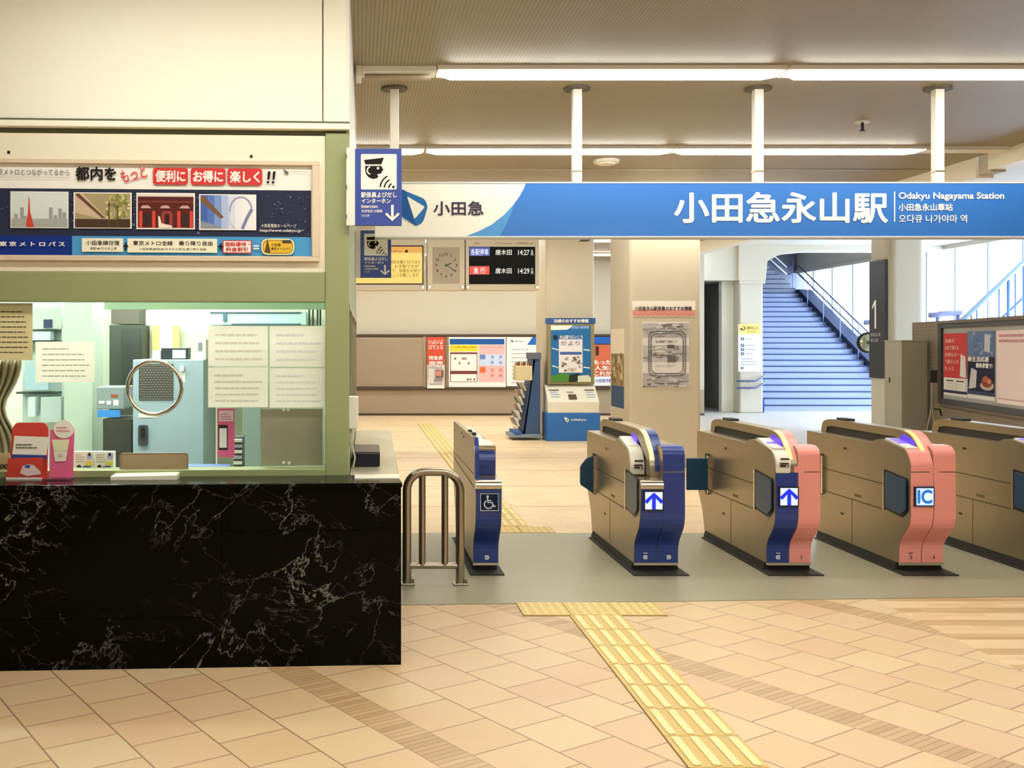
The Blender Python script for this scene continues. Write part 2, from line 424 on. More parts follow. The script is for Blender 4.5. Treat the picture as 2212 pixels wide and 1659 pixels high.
# doorway to a dark passage left of that pillar
struct(MB().box(8.52, 8.79, 23.9, 24.1, 0, 3.06, CREAM).build('wall_passage_jamb'))
struct(MB().box(7.6, 7.7, 22.95, 27.0, 0, 3.1, mat('passage_wall', '#9a9690', .8)).box(8.79, 8.9, 24.05, 27.0, 0, 3.1, MATS['passage_wall'])
       .box(7.6, 8.9, 27.0, 27.1, 0, 3.1, MATS['passage_wall']).box(7.7, 8.9, 24.0, 27.1, 3.06, 3.16, MATS['passage_wall']).build('wall_passage'))
mb = MB(); mb.hexa([(8.0, 26.2, 0), (8.78, 26.2, 0), (8.78, 26.9, 0), (8.0, 26.9, 0), (8.0, 26.2, 1.2), (8.78, 26.2, 1.75), (8.78, 26.9, 1.75), (8.0, 26.9, 1.2)], LOWW)
struct(mb.build('trim_4'))

# window wall beside the stairs
WX = 13.5
mull = [14.6, 15.8, 17.0, 18.2, 19.4, 20.6, 21.75, 22.95, 24.1, 25.3, 26.5, 27.7, 28.9, 30.1]
wn = struct(MB().box(WX - .02, WX + .1, 13.4, 31.4, 0, .06, BRONZE).box(WX - .05, WX + .1, 13.4, 31.4, 3.76, CEIL2_Z, WALLP).build('window_1'))
for y in mull:
    MB().box(WX - .07, WX + .06, y - .03, y + .03, .06, 3.76, BRONZE).box(WX - .02, WX + .03, y + .24, y + .255, .06, 3.76, BRONZE).build('mullion', wn)
for a, b in zip([13.4] + mull, mull + [31.4]):
    MB().box(WX + .03, WX + .04, a + .035, b - .035, .06, 3.76, WGLASS).build('pane', wn)

# square pillars
t = thing('concrete_pillar', 'big cream square pillar carrying the black and white rail poster', 'pillar', (3.92, 13.5, 0))
MB().box(3.46, 4.37, 13.0, 14.05, 0, CEIL_Z, COLP).build('shaft', t, .05, seg=4)
t = thing('concrete_pillar', 'cream square pillar behind the blue and white kiosk', 'pillar', (3.55, 17.6, 0))
MB().box(3.14, 3.96, 17.1, 18.1, 0, CEIL_Z, COLP).build('shaft', t, .06, seg=4)
t = thing('concrete_pillar', 'white rounded pillar with the tall black numbered sign on its side', 'pillar', (9.53, 18.0, 0))
MB().box(9.21, 9.88, 17.7, 18.4, 0, CEIL2_Z, COLP).build('shaft', t, .13, seg=6)

# low brown wall with the advertising case
WA, WB = (9.40, 17.3), (8.07, 11.0)
d = Vector((WB[0] - WA[0], WB[1] - WA[1])).normalized(); nn = Vector((-d.y, d.x)) * .28
if nn.x < 0: nn = -nn
struct(MB().slab([WA, WB, (WB[0] + nn.x, WB[1] + nn.y), (WA[0] + nn.x, WA[1] + nn.y)], 0, 1.945, TILEW).build('wall_low_right'))

# ------------------------------------------------------------------ ceiling lamps (these light the hall)
def lamp_row(y, x0s, L, label, group, z=CEIL_Z):
    for x0 in x0s:
        t = thing('ceiling_light', label if isinstance(label, str) else label(x0), 'ceiling light', (x0 + L / 2, y, z), group)
        MB().box(x0, x0 + L, y - .115, y + .115, z - .03, z, WHITE).build('housing', t)
        MB().slab([(x0 + .01, y), (x0 + .10, y - .095), (x0 + L - .10, y - .095), (x0 + L - .01, y), (x0 + L - .10, y + .095), (x0 + .10, y + .095)], z - .052, z - .03, TUBE).build('lamp_tube', t, .01)
lamp_row(7.05, [.54], 2.38, 'long glowing ceiling lamp left of centre, nearest row above the hanging sign', None)
lamp_row(7.05, [2.945], 2.38, 'long glowing ceiling lamp at right, nearest row above the hanging sign', None)
t = thing('ceiling_light', 'short unlit lamp housing on the ceiling beside the ticket office', 'ceiling light', (.27, 7.05, CEIL_Z))
MB().box(-.018, .02, 6.94, 7.16, CEIL_Z - .07, CEIL_Z, WHITE).build('end_cap', t, .004)
MB().box(.02, .53, 6.96, 7.14, CEIL_Z - .035, CEIL_Z, WHITE).build('housing', t)
MB().tube([(.04, 7.05, CEIL_Z - .055), (.5, 7.05, CEIL_Z - .055)], .02, mat('unlit_lamp_cover', '#b9ab90', .4), 8).build('lamp_tube', t, smooth=True)
lamp_row(9.85, [.655], 2.37, 'thin glowing ceiling lamp left of centre in the second row', None)
lamp_row(9.85, [3.045], 2.37, 'thin glowing ceiling lamp right of centre in the second row', None)
lamp_row(9.85, [-1.74], 2.37, 'thin glowing ceiling lamp in the second row behind the ticket office sign', None)
t = thing('ceiling_light', 'short unlit lamp housing at the right end of the second row', 'ceiling light', (5.85, 9.85, CEIL_Z))
MB().box(5.44, 6.25, 9.76, 9.94, CEIL_Z - .035, CEIL_Z, WHITE).build('housing', t)
lamp_row(12.65, [-1.7, .7, 3.1], 2.37, 'glowing ceiling lamp in the rows deeper in the hall', 'ceiling lamps deep in the hall')
lamp_row(15.45, [-1.7, .7, 3.1], 2.37, 'glowing ceiling lamp in the rows deeper in the hall', 'ceiling lamps deep in the hall')
lamp_row(18.25, [-1.7, .7, 3.1], 2.37, 'glowing ceiling lamp in the rows deeper in the hall', 'ceiling lamps deep in the hall')
lamp_row(21.05, [-1.7, .7, 3.1], 2.37, 'glowing ceiling lamp in the rows deeper in the hall', 'ceiling lamps deep in the hall')
lamp_row(4.1, [-1.8, .6, 3.0], 2.37, 'unseen ceiling lamp added over the concourse to light the office front', 'unseen lamps added over the concourse')  # out-of-frame rows from here to behind the camera, added to light the front
lamp_row(1.3, [-1.8, .6, 3.0], 2.37, 'unseen ceiling lamp added over the concourse to light the office front', 'unseen lamps added over the concourse')
lamp_row(-1.5, [-.6, 1.8], 2.37, 'unseen ceiling lamp added over the concourse to light the office front', 'unseen lamps added over the concourse')
lamp_row(20.2, [8.6], 2.3, 'glowing ceiling lamp in the stair hall under the upper ceiling', None, CEIL2_Z)

# sprinkler and round ceiling fitting
t = thing('sprinkler', 'small dark sprinkler head on the ceiling between the lamp rows', 'sprinkler', (PX(1863, 8.68), 8.68, CEIL_Z))
x = PX(1863, 8.68)
MB().cyl(x, 8.68, CEIL_Z - .012, CEIL_Z, .06, WHITE).build('rosette', t)
MB().cyl(x, 8.68, CEIL_Z - .075, CEIL_Z - .012, .012, BLACK, 8).cyl(x, 8.68, CEIL_Z - .085, CEIL_Z - .075, .022, BLACK, 10).build('head', t)
x = PX(1310, 10.5)
t = thing('smoke_detector', 'flat round white fitting on the ceiling behind the sign', 'detector', (x, 10.5, CEIL_Z))
MB().cyl(x, 10.5, CEIL_Z - .03, CEIL_Z, .13, WHITE, 24).build('base', t); MB().cyl(x, 10.5, CEIL_Z - .045, CEIL_Z - .03, .09, CREAM, 24).build('cover', t)
t = thing('trim_strip', 'thin metal joint strip across the ceiling behind the sign', 'ceiling strip', (3, 11.05, CEIL_Z))
MB().box(-1, 6.25, 11.03, 11.07, CEIL_Z - .006, CEIL_Z, STEEL).build('strip', t)

# ------------------------------------------------------------------ grey floor mat and tactile paving
o = MB().slab([(-2.0, 5.99), (9.0, 6.57), (9.0, 8.45), (-2.0, 8.45)], 0, .004, MATGREY).build('floor_mat')
tag(o, 'wide grey vinyl floor strip under the ticket gates', 'floor mat')
def tac_bar(loc, first=None, label=None, group=None):
    if first:
        r = first.copy(); C.objects.link(r); r.location = loc; return r
    r = MB(); x0, y0 = 0, 0
    r.box(-.149, .149, -.149, .149, 0, .006, YEL).box(-.1515, .1515, -.1515, .1515, 0, .003, YELJ)
    for i in range(4):
        u = -.1125 + .075 * i
        r.slab(rounded([(u - .0165, -.138), (u + .0165, -.138), (u + .0165, .138), (u - .0165, .138)], .01, 2), .006, .0105, YELB)
    o = r.build('tactile_block', None, 0); o.location = loc
    return o
def tac_dot(loc, first=None):
    if first:
        r = first.copy(); C.objects.link(r); r.location = loc; return r
    r = MB(); r.box(-.149, .149, -.149, .149, 0, .006, YEL).box(-.1515, .1515, -.1515, .1515, 0, .003, YELJ)
    for i in range(5):
        for j in range(5):
            x, y = -.115 + .0575 * i, -.115 + .0575 * j
            r.tube([(x, y, .006), (x, y, .0105)], [.016, .010], YELB, 8)
    o = r.build('tactile_block'); o.location = loc
    return o
SX = 1.365
b0 = None
ys = [5.715 - .3025 * i for i in range(9)]
for i, y in enumerate(ys):
    o = tac_bar((SX, y, 0), b0); b0 = b0 or o
    tag(o, 'yellow tactile block with four raised bars in the strip leading up to the gates', 'tactile paving', 'barred tactile blocks before the gates')
d0 = None
for i, x in enumerate([1.087, 1.365, 1.643]):
    o = tac_dot((x, 6.015, 0), d0); d0 = d0 or o
    o.scale = (.918, .97, 1)
    tag(o, ['left dotted yellow tactile block along the near edge of the grey floor strip', 'middle dotted yellow tactile block at the head of the barred strip', 'right dotted yellow tactile block along the near edge of the grey floor strip'][i], 'tactile paving')
for i, x in enumerate([1.215, 1.50]):
    o = tac_dot((x + .0, 8.60, 0), d0); o.scale = (.93, .95, 1)
    tag(o, ['dotted yellow tactile block behind the wheelchair gate at the mat edge', 'dotted yellow tactile block beside it at the far edge of the grey mat'][i], 'tactile paving')
for i in range(38):
    o = tac_bar((SX - .05, 8.905 + .3025 * i, 0), b0)
    tag(o, 'yellow tactile block with raised bars in the strip running into the hall', 'tactile paving', 'barred tactile blocks inside the gates')
# ================================================================== ticket office
class FaceC(Face):                       # pixel u on the plane, pixel v read at one reference distance: level edges stay level
    def __init__(s, A, B, yref): Face.__init__(s, A, B); s.yr = yref
    def __call__(s, u, v, w=0.0):
        p = Face.__call__(s, u, v, w); return (p[0], p[1], EYE - (v - CY) * s.yr / FOC)
FO = FaceC((-.06, 5.283), (-1.06, 5.2315), 5.25)
L = -520
off = thing('ticket_office', 'ticket office with sage green frame and cream fascia behind the marble counter', 'ticket office', (-1.6, 5.2, 0))
topv = CY - (CEIL_Z - EYE) * FOC / 5.25
MB().block(FO, L, topv, 696, 262, -.10, .012, CREAM).build('fascia_panel', off, .004)
MB().block(FO, 698.5, topv, 755, 265, -.10, .012, CREAM).build('fascia_panel', off, .004)
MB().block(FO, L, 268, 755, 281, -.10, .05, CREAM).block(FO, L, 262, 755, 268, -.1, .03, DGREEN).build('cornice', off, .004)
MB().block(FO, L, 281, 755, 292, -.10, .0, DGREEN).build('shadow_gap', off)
MB().block(FO, 703, 286, 754, 1031, -.14, .02, GREEN).build('post', off, .004)
MB().block(FO, L, 588, 703, 652, -.12, .012, GREEN).build('header_beam', off, .004)
MB().block(FO, L, 1013, 703, 1031, -.10, .03, GREEN).build('sill', off, .004)
sb = MB().block(FO, L, 292, 703, 588, -.06, .008, CREAMG).build('signboard_panel', off, .003)
for u in (20, 543, -380):
    y = 334 if u < 300 else 338
    MB().block(FO, u - 3, y - 3, u + 3, y + 3, .008, .011, BLACK).build('screw', sb)
# side towards the gates
sw = MB()
sw.slab([(-.066, 5.27), (-.05, 5.27), (-.022, 8.6), (-.12, 8.6)], 2.68, CEIL_Z, WHITE)
sw.slab([(-.066, 5.27), (-.05, 5.27), (-.022, 8.6), (-.12, 8.6)], 1.78, 2.68, GREEN)
sw.slab([(-.066, 5.27), (-.05, 5.27), (-.022, 8.6), (-.12, 8.6)], 0, 1.03, GREEN)
sw.build('side_wall', off)
fr = MB()
for y in (5.9, 7.1, 8.5):
    x = -.05 + .028 * (y - 5.27) / 3.33
    fr.box(x - .05, x + .004, y - .02, y + .03, 1.03, 1.78, STEEL)
fr.slab([(-.09, 5.35), (-.046, 5.35), (-.018, 8.6), (-.09, 8.6)], 1.03, 1.06, STEEL).slab([(-.09, 5.35), (-.046, 5.35), (-.018, 8.6), (-.09, 8.6)], 1.75, 1.78, STEEL)
fr.build('side_window_frame', off)
MB().slab([(-.07, 5.4), (-.066, 5.4), (-.04, 8.5), (-.044, 8.5)], 1.06, 1.75, GLASS).build('side_pane', off)
MB().block(FO, L, 652, 703, 1013, -.05, -.042, GLASS).build('front_pane', off)
OFW = mat_noise('pale_office_wall', '#e0e6d0', '#d8dfc8', 1.2, .7)
ow = MB(); ow.box(-4.5, -.1, 8.5, 8.6, 0, 2.5, OFW).box(-4.5, -4.4, 5.3, 8.6, 0, 2.5, OFW).build('inner_wall', off)
MB().box(-4.5, -.13, 5.36, 8.6, 2.48, 2.52, WHITE).build('inner_ceiling', off)
MB().box(-4.5, -.13, 5.3, 8.6, .004, .02, mat('office_floor', '#7f8a83', .5)).build('inner_floor', off)
MB().box(-4.4, -.3, 5.32, 5.80, .80, .86, mat('office_desk_top', '#b9c0b2', .5)).box(-4.4, -.3, 5.75, 5.8, .02, .80, MATS['office_desk_top']).build('inner_desk', off)
for i, (x, y) in enumerate([(-3.3, 6.1), (-1.5, 6.1), (-3.3, 7.5), (-1.5, 7.5)]):
    t = thing('office_ceiling_light', 'bright ceiling lamp inside the ticket office', 'ceiling light', (x, y, 2.48), 'lamps inside the ticket office')
    MB().box(x - .6, x + .6, y - .08, y + .08, 2.45, 2.48, WHITE).build('housing', t)
    MB().box(x - .58, x + .58, y - .06, y + .06, 2.42, 2.45, OFFT).build('diffuser', t)

# fascia poster in its frame
MB().block(FO, L, 349, 690, 358, .009, .035, mat('beige_frame_metal', '#dcc9ae', .4)).block(FO, L, 555, 690, 565, .009, .035, MATS['beige_frame_metal']).block(FO, 674, 358, 690, 555, .009, .035, MATS['beige_frame_metal']).build('poster_frame', sb, .002)
t = thing('poster', 'wide travel poster with four city photos above the ticket window', 'poster', FO(300, 553, 0))
MB().block(FO, L, 358, 673.5, 555, .009, .012, PWHITE).build('sheet', t)
m = MB(); w = .0135
m.rect(FO, L, 411, 672, 512, ink('#2b3048'), w).rect(FO, L, 512, 157, 553, ink('#123087'), w).rect(FO, 157, 512, 673, 553, ink('#4d9bd2'), w)
r = random.Random(4)
for i in range(150):                                        # far city roofs behind the photos
    u = r.choice([r.uniform(-200, 20), r.uniform(152, 158), r.uniform(287, 293), r.uniform(424, 427), r.uniform(558, 664), r.uniform(558, 664)]); v = r.uniform(420, 505)
    m.rect(FO, u, v, u + r.uniform(1.5, 6), v + r.uniform(.8, 4), ink(r.choice(['#4c5470', '#5d6684', '#1e2235', '#7d86a0', '#394060'])), w + .0006)
m.build('city_photo_band', t)
m = MB(); w = .0205
m.rect(FO, 25, 418, 150, 496, PWHITE, w).rect(FO, 27, 420, 148, 494, ink('#d7dfdd'), w + .0006)
for u, h in ((33, 466), (46, 452), (52, 470), (77, 478), (90, 476), (108, 452), (118, 468), (128, 454), (137, 462)):
    m.rect(FO, u, h, u + 8, 494, ink('#9aa09e'), w + .001)
m.rect(FO, 27, 476, 148, 494, ink('#a9aca8'), w + .0012)
m.poly(FO, [(64.5, 430), (66, 430), (68, 462), (76, 494), (58, 494), (63, 462)], ink('#d0493a'), w + .0016).build('photo', t, label='photo of a red lattice tower over a grey city')
m = MB()
m.rect(FO, 161, 419, 286, 496, PWHITE, w).rect(FO, 164, 421, 283, 494, ink('#a89a74'), w + .0006)
m.poly(FO, [(164, 421), (180, 421), (232, 474), (232, 480), (164, 462)], ink('#c9b49a'), w + .001).poly(FO, [(164, 424), (172, 421), (230, 474), (222, 474)], ink('#6d4a3a'), w + .0014)
m.rect(FO, 164, 476, 283, 494, ink('#4a3728'), w + .0014)
for i in range(60): m.disc(FO, 232 + 50 * r.random(), 424 + 52 * r.random(), 4, 3.4, ink(r.choice(['#b9b06a', '#8c8a48', '#cfc78c', '#777a40'])), w + .0018, 8)
m.rect(FO, 236, 440, 239, 494, ink('#5a4a30'), w + .002); m.rect(FO, 254, 446, 257, 494, ink('#5a4a30'), w + .002)
m.build('photo', t, label='photo of a shop gallery under yellow green trees')
m = MB()
m.rect(FO, 296, 419, 422, 497, PWHITE, w).rect(FO, 299, 427, 419, 494, ink('#5a2320'), w + .0006).rect(FO, 299, 422, 419, 427, ink('#e0d6d0'), w + .0008)
m.rect(FO, 299, 436, 419, 440, ink('#7c3a34'), w + .001)
for u in (308, 350, 392): m.poly(FO, [(u - 4, 452), (u + 2, 446), (u + 14, 446), (u + 20, 452)], ink('#c9a59c'), w + .0012)
for u in (302, 330, 384, 411): m.rect(FO, u, 458, u + 7, 494, ink('#d6493e'), w + .0012)
for u in (311, 393): m.rect(FO, u, 464, u + 15, 488, ink('#3a2a24'), w + .0014)
m.poly(FO, rrect(350, 458, 374, 490, 8), ink('#9a4038'), w + .0014).rect(FO, 357, 464, 367, 486, ink('#3a1c1a'), w + .0018)
m.poly(FO, [(343, 468), (347, 470), (350, 484), (374, 490), (372, 494), (344, 494)], ink('#efe4cf'), w + .002).build('photo', t, label='photo of a red temple gate with a lantern')
m = MB()
m.rect(FO, 431, 421, 554, 498, PWHITE, w)
for i in range(8): m.poly(FO, [(434 + 15 * i, 423), (449 + 15 * i, 423), (449 + 15 * i, 495), (434 + 15 * i, 495)], ink(['#4a66b0', '#5b78bf', '#8098cf', '#aebbdf', '#d5daea', '#e6e8ee', '#eceded', '#eceded'][i]), w + .0006)
m.poly(FO, [(434, 425), (442, 425), (484, 470), (478, 474), (434, 436)], ink('#7a5a40'), w + .001).poly(FO, [(434, 478), (470, 489), (480, 495), (434, 495)], ink('#8e9298'), w + .001)
m.arc(FO, 521, 458, 24, 180, 345, 4, ink('#9aa2b6'), w + .0014, 14, 1.3).line(FO, [(545, 452), (534, 472), (524, 495)], 7, ink('#7c84aa'), w + .0014).line(FO, [(497, 458), (496, 480), (508, 495)], 3, ink('#c2c8d4'), w + .0014)
m.build('photo', t, label='photo of a looping roller coaster under a blue sky')
m = MB(); w = .0215; BK = ink('#1b1713'); RD = ink('#cf3d3c')
m.text(FO, '東京メトロとつながってるから', -14, 384, 152, 370, ink('#3a3632'), .0, w)
m.rect(FO, -60, 388, 152, 388.8, ink('#b9b2a6'), w)
m.text(FO, '都内を', 166, 393, 252, 365, BK, .03, w)
m.text(FO, 'もっと', 262, 392, 318, 366, RD, .01, w, rot=-14); m.line(FO, [(274, 396), (320, 383)], 1.4, RD, w)
for u, s_ in ((332, '便利に'), (413, 'お得に'), (492, '楽しく')):
    m.poly(FO, rrect(u, 365, u + 75, 401, 7), RD, w); m.text(FO, s_, u + 6, 395, u + 69, 371, PWHITE, .03, w + .0008)
for u in (577, 588): m.poly(FO, [(u + 2, 371), (u + 8, 371), (u + 5, 389), (u + 1, 389)], BK, w); m.disc(FO, u + 2, 394.5, 3, 2.8, BK, w, 10)
m.text(FO, 'odakyu', 626, 373, 662, 369, ink('#8a8784'), 0, w); m.poly(FO, [(611, 365), (624, 372), (621, 378), (616, 375)], ink('#6d6b69'), w)
m.text(FO, '小田急電鉄ホームページ', 564, 492, 640, 484, PWHITE, 0, w); m.text(FO, 'http://www.odakyu.jp', 562, 503, 650, 495, PWHITE, .01, w)
m.text(FO, '東 京 メ ト ロ パ ス', 2, 535, 142, 525, PWHITE, .03, w)
def offer(u0, v0, u1, v1, a, b, c1):
    m.rect(FO, u0, v0, u1, v1, PWHITE if c1 is None else c1, w)
offer(179, 517, 268, 546, 0, 0, ink('#f4efd6')); offer(277, 517, 470, 547, 0, 0, ink('#f4efd6')); offer(482, 520, 544, 548, 0, 0, RD)
m.rect(FO, 484, 522, 542, 546, PWHITE, w + .0006)
m.text(FO, '小田急線往復', 188, 532, 260, 522, BK, .01, w + .001); m.text(FO, '発駅⇔代々木上原', 197, 542, 254, 536, BK, 0, w + .001)
m.text(FO, '東京メトロ全線　乗り降り自由', 289, 532, 460, 522, BK, .01, w + .001); m.text(FO, '小田急線(新宿⇔代々木上原)も乗り降り自由', 302, 543, 446, 537, BK, 0, w + .001)
m.text(FO, '施設優待・', 487, 533, 540, 524, RD, .02, w + .0014); m.text(FO, '料金割引', 489, 544, 536, 535, RD, .02, w + .0014)
for u in (268, 472): m.rect(FO, u, 532, u + 11, 535.5, BK, w + .001); m.rect(FO, u + 3.8, 527, u + 7.2, 541, BK, w + .001)
for v in (530.5, 536): m.rect(FO, 548, v, 560, v + 3, PWHITE, w + .001)
m.poly(FO, rrect(565, 516, 636, 551, 15), ink('#f0e2a0'), w + .0005).poly(FO, rrect(568, 519, 633, 548, 13), ink('#8a6a1c'), w + .001).poly(FO, rrect(569.5, 520.5, 631.5, 546.5, 12), ink('#e5b93c'), w + .0014)
m.poly(FO, [(578, 516), (585, 546), (572, 546)], ink('#5c4a28'), w + .0018); m.text(FO, '小田急', 586, 533, 607, 526, BK, .01, w + .0018); m.text(FO, '東京メトロパス', 586, 541, 628, 535, BK, .01, w + .0018); m.rect(FO, 610, 519, 629, 526, ink('#4c4640'), w + .0018)
m.build('lettering', t)

# counter with its marble facing and side worktop
ct = thing('counter', 'black veined marble counter in front of the ticket office', 'counter', (-1.2, 5.0, 0))
def cy(x): return 4.975 + .0515 * (x - .206)
XL, XS, XR = -3.4, -.665, .206
hj1, hj2 = .66, .245
for x0, x1, z0, z1 in ((XL, XS - .001, .0, hj2 - .001), (XL, XS - .001, hj2 + .001, .868), (XS + .001, XR, 0, hj1 - .001), (XS + .001, XR, hj1 + .001, .868)):
    MB().slab([(x0, cy(x0)), (x1, cy(x1)), (x1, cy(x1) + .03), (x0, cy(x0) + .03)], z0, z1, MARBLE).build('marble_panel', ct)
MB().slab([(XL, cy(XL) + .028), (XR - .004, cy(XR) + .028), (.246, 8.03), (.0, 8.03), (-.0, 5.45), (XL, 5.14)], .0, .866, mat('counter_core', '#6b675c', .7)).build('core', ct)
MB().slab([(XL, cy(XL) - .012), (XR + .006, cy(XR) - .012), (XR + .006, cy(XR) + .02), (XR - .01, 5.28), (-.06, 5.262), (XL, 5.262 - .0515 * (3.34))], .868, .89, MARBLE).build('front_worktop', ct, .003)
MB().slab([(-.046, 5.285), (.205, 5.285), (.252, 8.03), (-.02, 8.03)], .868, .89, mat('grey_steel_worktop', '#b5ab93', .3, .25)).build('side_worktop', ct, .003)
MB().slab([(XR, cy(XR) + .03), (XR + .002, cy(XR) + .03), (.25, 8.03), (.244, 8.03)], 0, .866, MARBLE).build('side_panel', ct)
o = MB().slab([(-.02, 5.10), (.205, 5.11), (.207, 5.255), (-.02, 5.245)], .8905, .896, mat('white_reflection_strip', '#fbf7e6', .25)).build('counter_reflection')  # thin white slab standing in for a bright reflection on the worktop
tag(o, 'white strip standing in for a bright reflection on the right corner of the marble counter', 'plate')

def note(name, label, F, u0, v0, u1, v1, paper, w0, n=8, col='#77736a', head=None, seed=2, group=None, cat='notice'):
    t = thing(name, label, cat, F((u0 + u1) / 2, v1, w0), group)
    MB().block(F, u0, v0, u1, v1, w0, w0 + .0015, paper).build('paper', t)
    m = MB(); h = v1 - v0; q = v0 + h * .10
    if head: m.text(F, head[0], u0 + (u1 - u0) * head[1], v0 + h * head[4], u0 + (u1 - u0) * head[2], v0 + h * head[3], ink(head[5] if len(head) > 5 else col), .01, w0 + .003); q = v0 + h * (head[4] + .05)
    m.lines(F, u0 + (u1 - u0) * .12, v0 + h * .9, u1 - (u1 - u0) * .08, q, n, ink(col), .22, w0 + .003, seed)
    m.build('lettering', t)
    return t
PAPER = mat('white_paper', '#f6f5ea', .7)
def backlit(name, col):                  # thin paper taped to glass lets the light behind it through
    m = mat(name, col, .8); t = m.node_tree; b = t.nodes['Principled BSDF']; out = t.nodes['Material Output']
    tr = t.nodes.new('ShaderNodeBsdfTranslucent'); tr.inputs[0].default_value = lin(col); x = t.nodes.new('ShaderNodeMixShader'); x.inputs[0].default_value = .45
    t.links.new(b.outputs[0], x.inputs[1]); t.links.new(tr.outputs[0], x.inputs[2]); t.links.new(x.outputs[0], out.inputs['Surface'])
    return m
NPAPER = backlit('thin_white_paper', '#fbfaf2')
note('notice', 'tan notice with dark print taped at the far left of the ticket window', FO, -40, 655, 66, 778, backlit('tan_paper', '#dccfae'), -.04, 9, '#5c5040')
note('notice', 'landscape white notice on the glass left of the round speaking hole', FO, 72, 738, 201, 826, NPAPER, -.04, 6, '#cfccc0', seed=3)
note('notice', 'upper left of the four white notices taped together on the window', FO, 448, 704, 578, 792, NPAPER, -.04, 4, '#dedcce', seed=4)
note('notice', 'upper right of the four white notices taped together on the window', FO, 582, 704, 705, 793, NPAPER, -.04, 4, '#dfe0e4', seed=5)
note('notice', 'lower left of the four white notices taped together on the window', FO, 448, 794, 578, 881, NPAPER, -.04, 5, '#d6d4c6', seed=6)
note('notice', 'lower right of the four white notices taped together on the window', FO, 582, 796, 705, 882, NPAPER, -.04, 5, '#d9dbde', seed=7)
t = thing('card', 'small olive card with black figures at the bottom left corner of the ticket window', 'card', FO(8, 1012, -.03))
MB().block(FO, -40, 978, 17, 1013, -.04, -.036, mat('olive_card', '#b9ad84', .7)).build('sheet', t)
MB().text(FO, '00', -4, 1011, 13, 1002, BLACK, .03, -.034).build('lettering', t)
# round speaking hole
t = thing('speaking_hole', 'round steel ring of the speaking hole in the ticket window', 'speaking hole', FO(331, 898, -.03))
c0 = Vector(FO(331, 838, -.046)); R = 58 * 5.25 / FOC
MB().tube([tuple(c0 + Vector((R * math.cos(a), .0515 * R * math.cos(a), R * math.sin(a)))) for a in [2 * math.pi * i / 40 for i in range(41)]], .0105, CHROME, 10, False).build('ring', t, smooth=True)
# acrylic panel and its fixing blocks
t = thing('acrylic_panel', 'grey translucent panel fixed low in the right of the ticket window', 'panel', FO(630, 1008, -.06))
MB().block(FO, 562, 886, 697, 1009, -.075, -.068, mat('smoky_acrylic', '#a39d88', .25)).build('sheet', t)
for u, v in ((612, 887), (622, 887), (612, 1003), (624, 1004), (703, 1003)): MB().block(FO, u - 3, v - 3, u + 3, v + 3, -.068, -.06, WHITE).build('fixing', t)
# money tray and its hatch
t = thing('money_hatch', 'taupe hatch board with a white tray at the foot of the ticket window', 'hatch', FO(325, 1031, 0))
MB().plate(FO, rrect(256, 979, 405, 1022, 7), -.041, -.03, mat('taupe_hatch', '#8f7c62', .5)).plate(FO, rrect(260, 983, 401, 1022, 6), -.03, -.026, mat('taupe_hatch_inner', '#a18c6c', .5)).build('hatch_board', t)
MB().plate(FO, [(251, 1019), (390, 1017), (390, 1034), (251, 1036)], .02, .16, mat('ivory_tray', '#efe9d6', .4)).build('tray', t, .004)

# things on the counter outside the glass
def cpt(px, y): return PX(px, y)
t = thing('leaflet_holder', 'red leaflet stand with a white card at the left end of the counter', 'leaflet stand', (PX(56, 5.07), 5.1, .89))
F1 = YF(5.10); RED = mat('red_card', '#d8483c', .45)
def zpx(z, Y): return CY - (z - EYE) * FOC / Y
zb = zpx(.89, 5.10)
MB().plate(F1, rounded([(14, zb), (22, 925), (30, 914), (92, 914), (100, 925), (97, zb)], [0, 8, 8, 10, 10, 0]), -.04, -.034, RED).build('back_board', t)
MB().plate(F1, [(14, zb), (18, 990), (94, 988), (92, zb)], .0, .006, RED).block(F1, 14, zb, 94, zb - 5, -.04, .0, RED).build('front_pocket', t)
MB().plate(F1, [(29, 942), (103, 945), (98, 984), (24, 982)], -.02, -.016, PAPER).build('leaflet', t)
m = MB(); m.plate(F1, [(24, 982), (98, 984), (97, 994), (23, 993)], -.015, -.013, ink('#3c4f9c'))
m.lines(F1, 32, 971, 82, 958, 2, ink('#6b675e'), .4, -.014, 3)
m.poly(F1, [(44, 1022), (50, 1006), (62, 1002), (74, 1004), (88, 1018), (90, 1024), (60, 1028)], ink('#f0d9d4'), .008).poly(F1, [(54, 1006), (62, 1003), (68, 1005), (64, 1011), (56, 1010)], ink('#3f63ac'), .009)
m.rect(F1, 14, 1031, 92, 1038, PWHITE, .008).rect(F1, 14, 1041, 92, 1045, PWHITE, .008); m.build('print', t)
t = thing('pink_stand', 'pink card stand with a round white top beside the red leaflet stand', 'card stand', (PX(132, 5.1), 5.1, .89))
PK = mat('pink_card', '#ee6f98', .45); F2 = YF(5.12); zb2 = zpx(.89, 5.12)
MB().plate(F2, [(106, zb2), (107, 928), (160, 926), (157, zb2)], -.01, -.004, PK).block(F2, 106, zb2, 157, zb2 - 3, -.004, .06, mat('dark_pink_card', '#7c3f52', .5)).build('back_board', t)
MB().plate(F2, [(138 + 22 * math.cos(a), 927 + 20 * math.sin(a)) for a in [2 * math.pi * i / 24 for i in range(24)]], -.003, .001, PAPER).build('round_card', t)
m = MB(); m.poly(F2, [(112, 950), (150, 949), (142, 996), (119, 997)], ink('#f4f0dc'), .0).poly(F2, [(114, 953), (148, 952), (145, 974), (117, 974)], ink('#eef0c4'), .001)
m.lines(F2, 122, 934, 154, 920, 2, ink('#e29aa8'), .4, .003, 3).disc(F2, 131, 982, 5, 3.5, ink('#e8d8d4'), .002)
m.build('print', t)
F3 = YF(5.36)
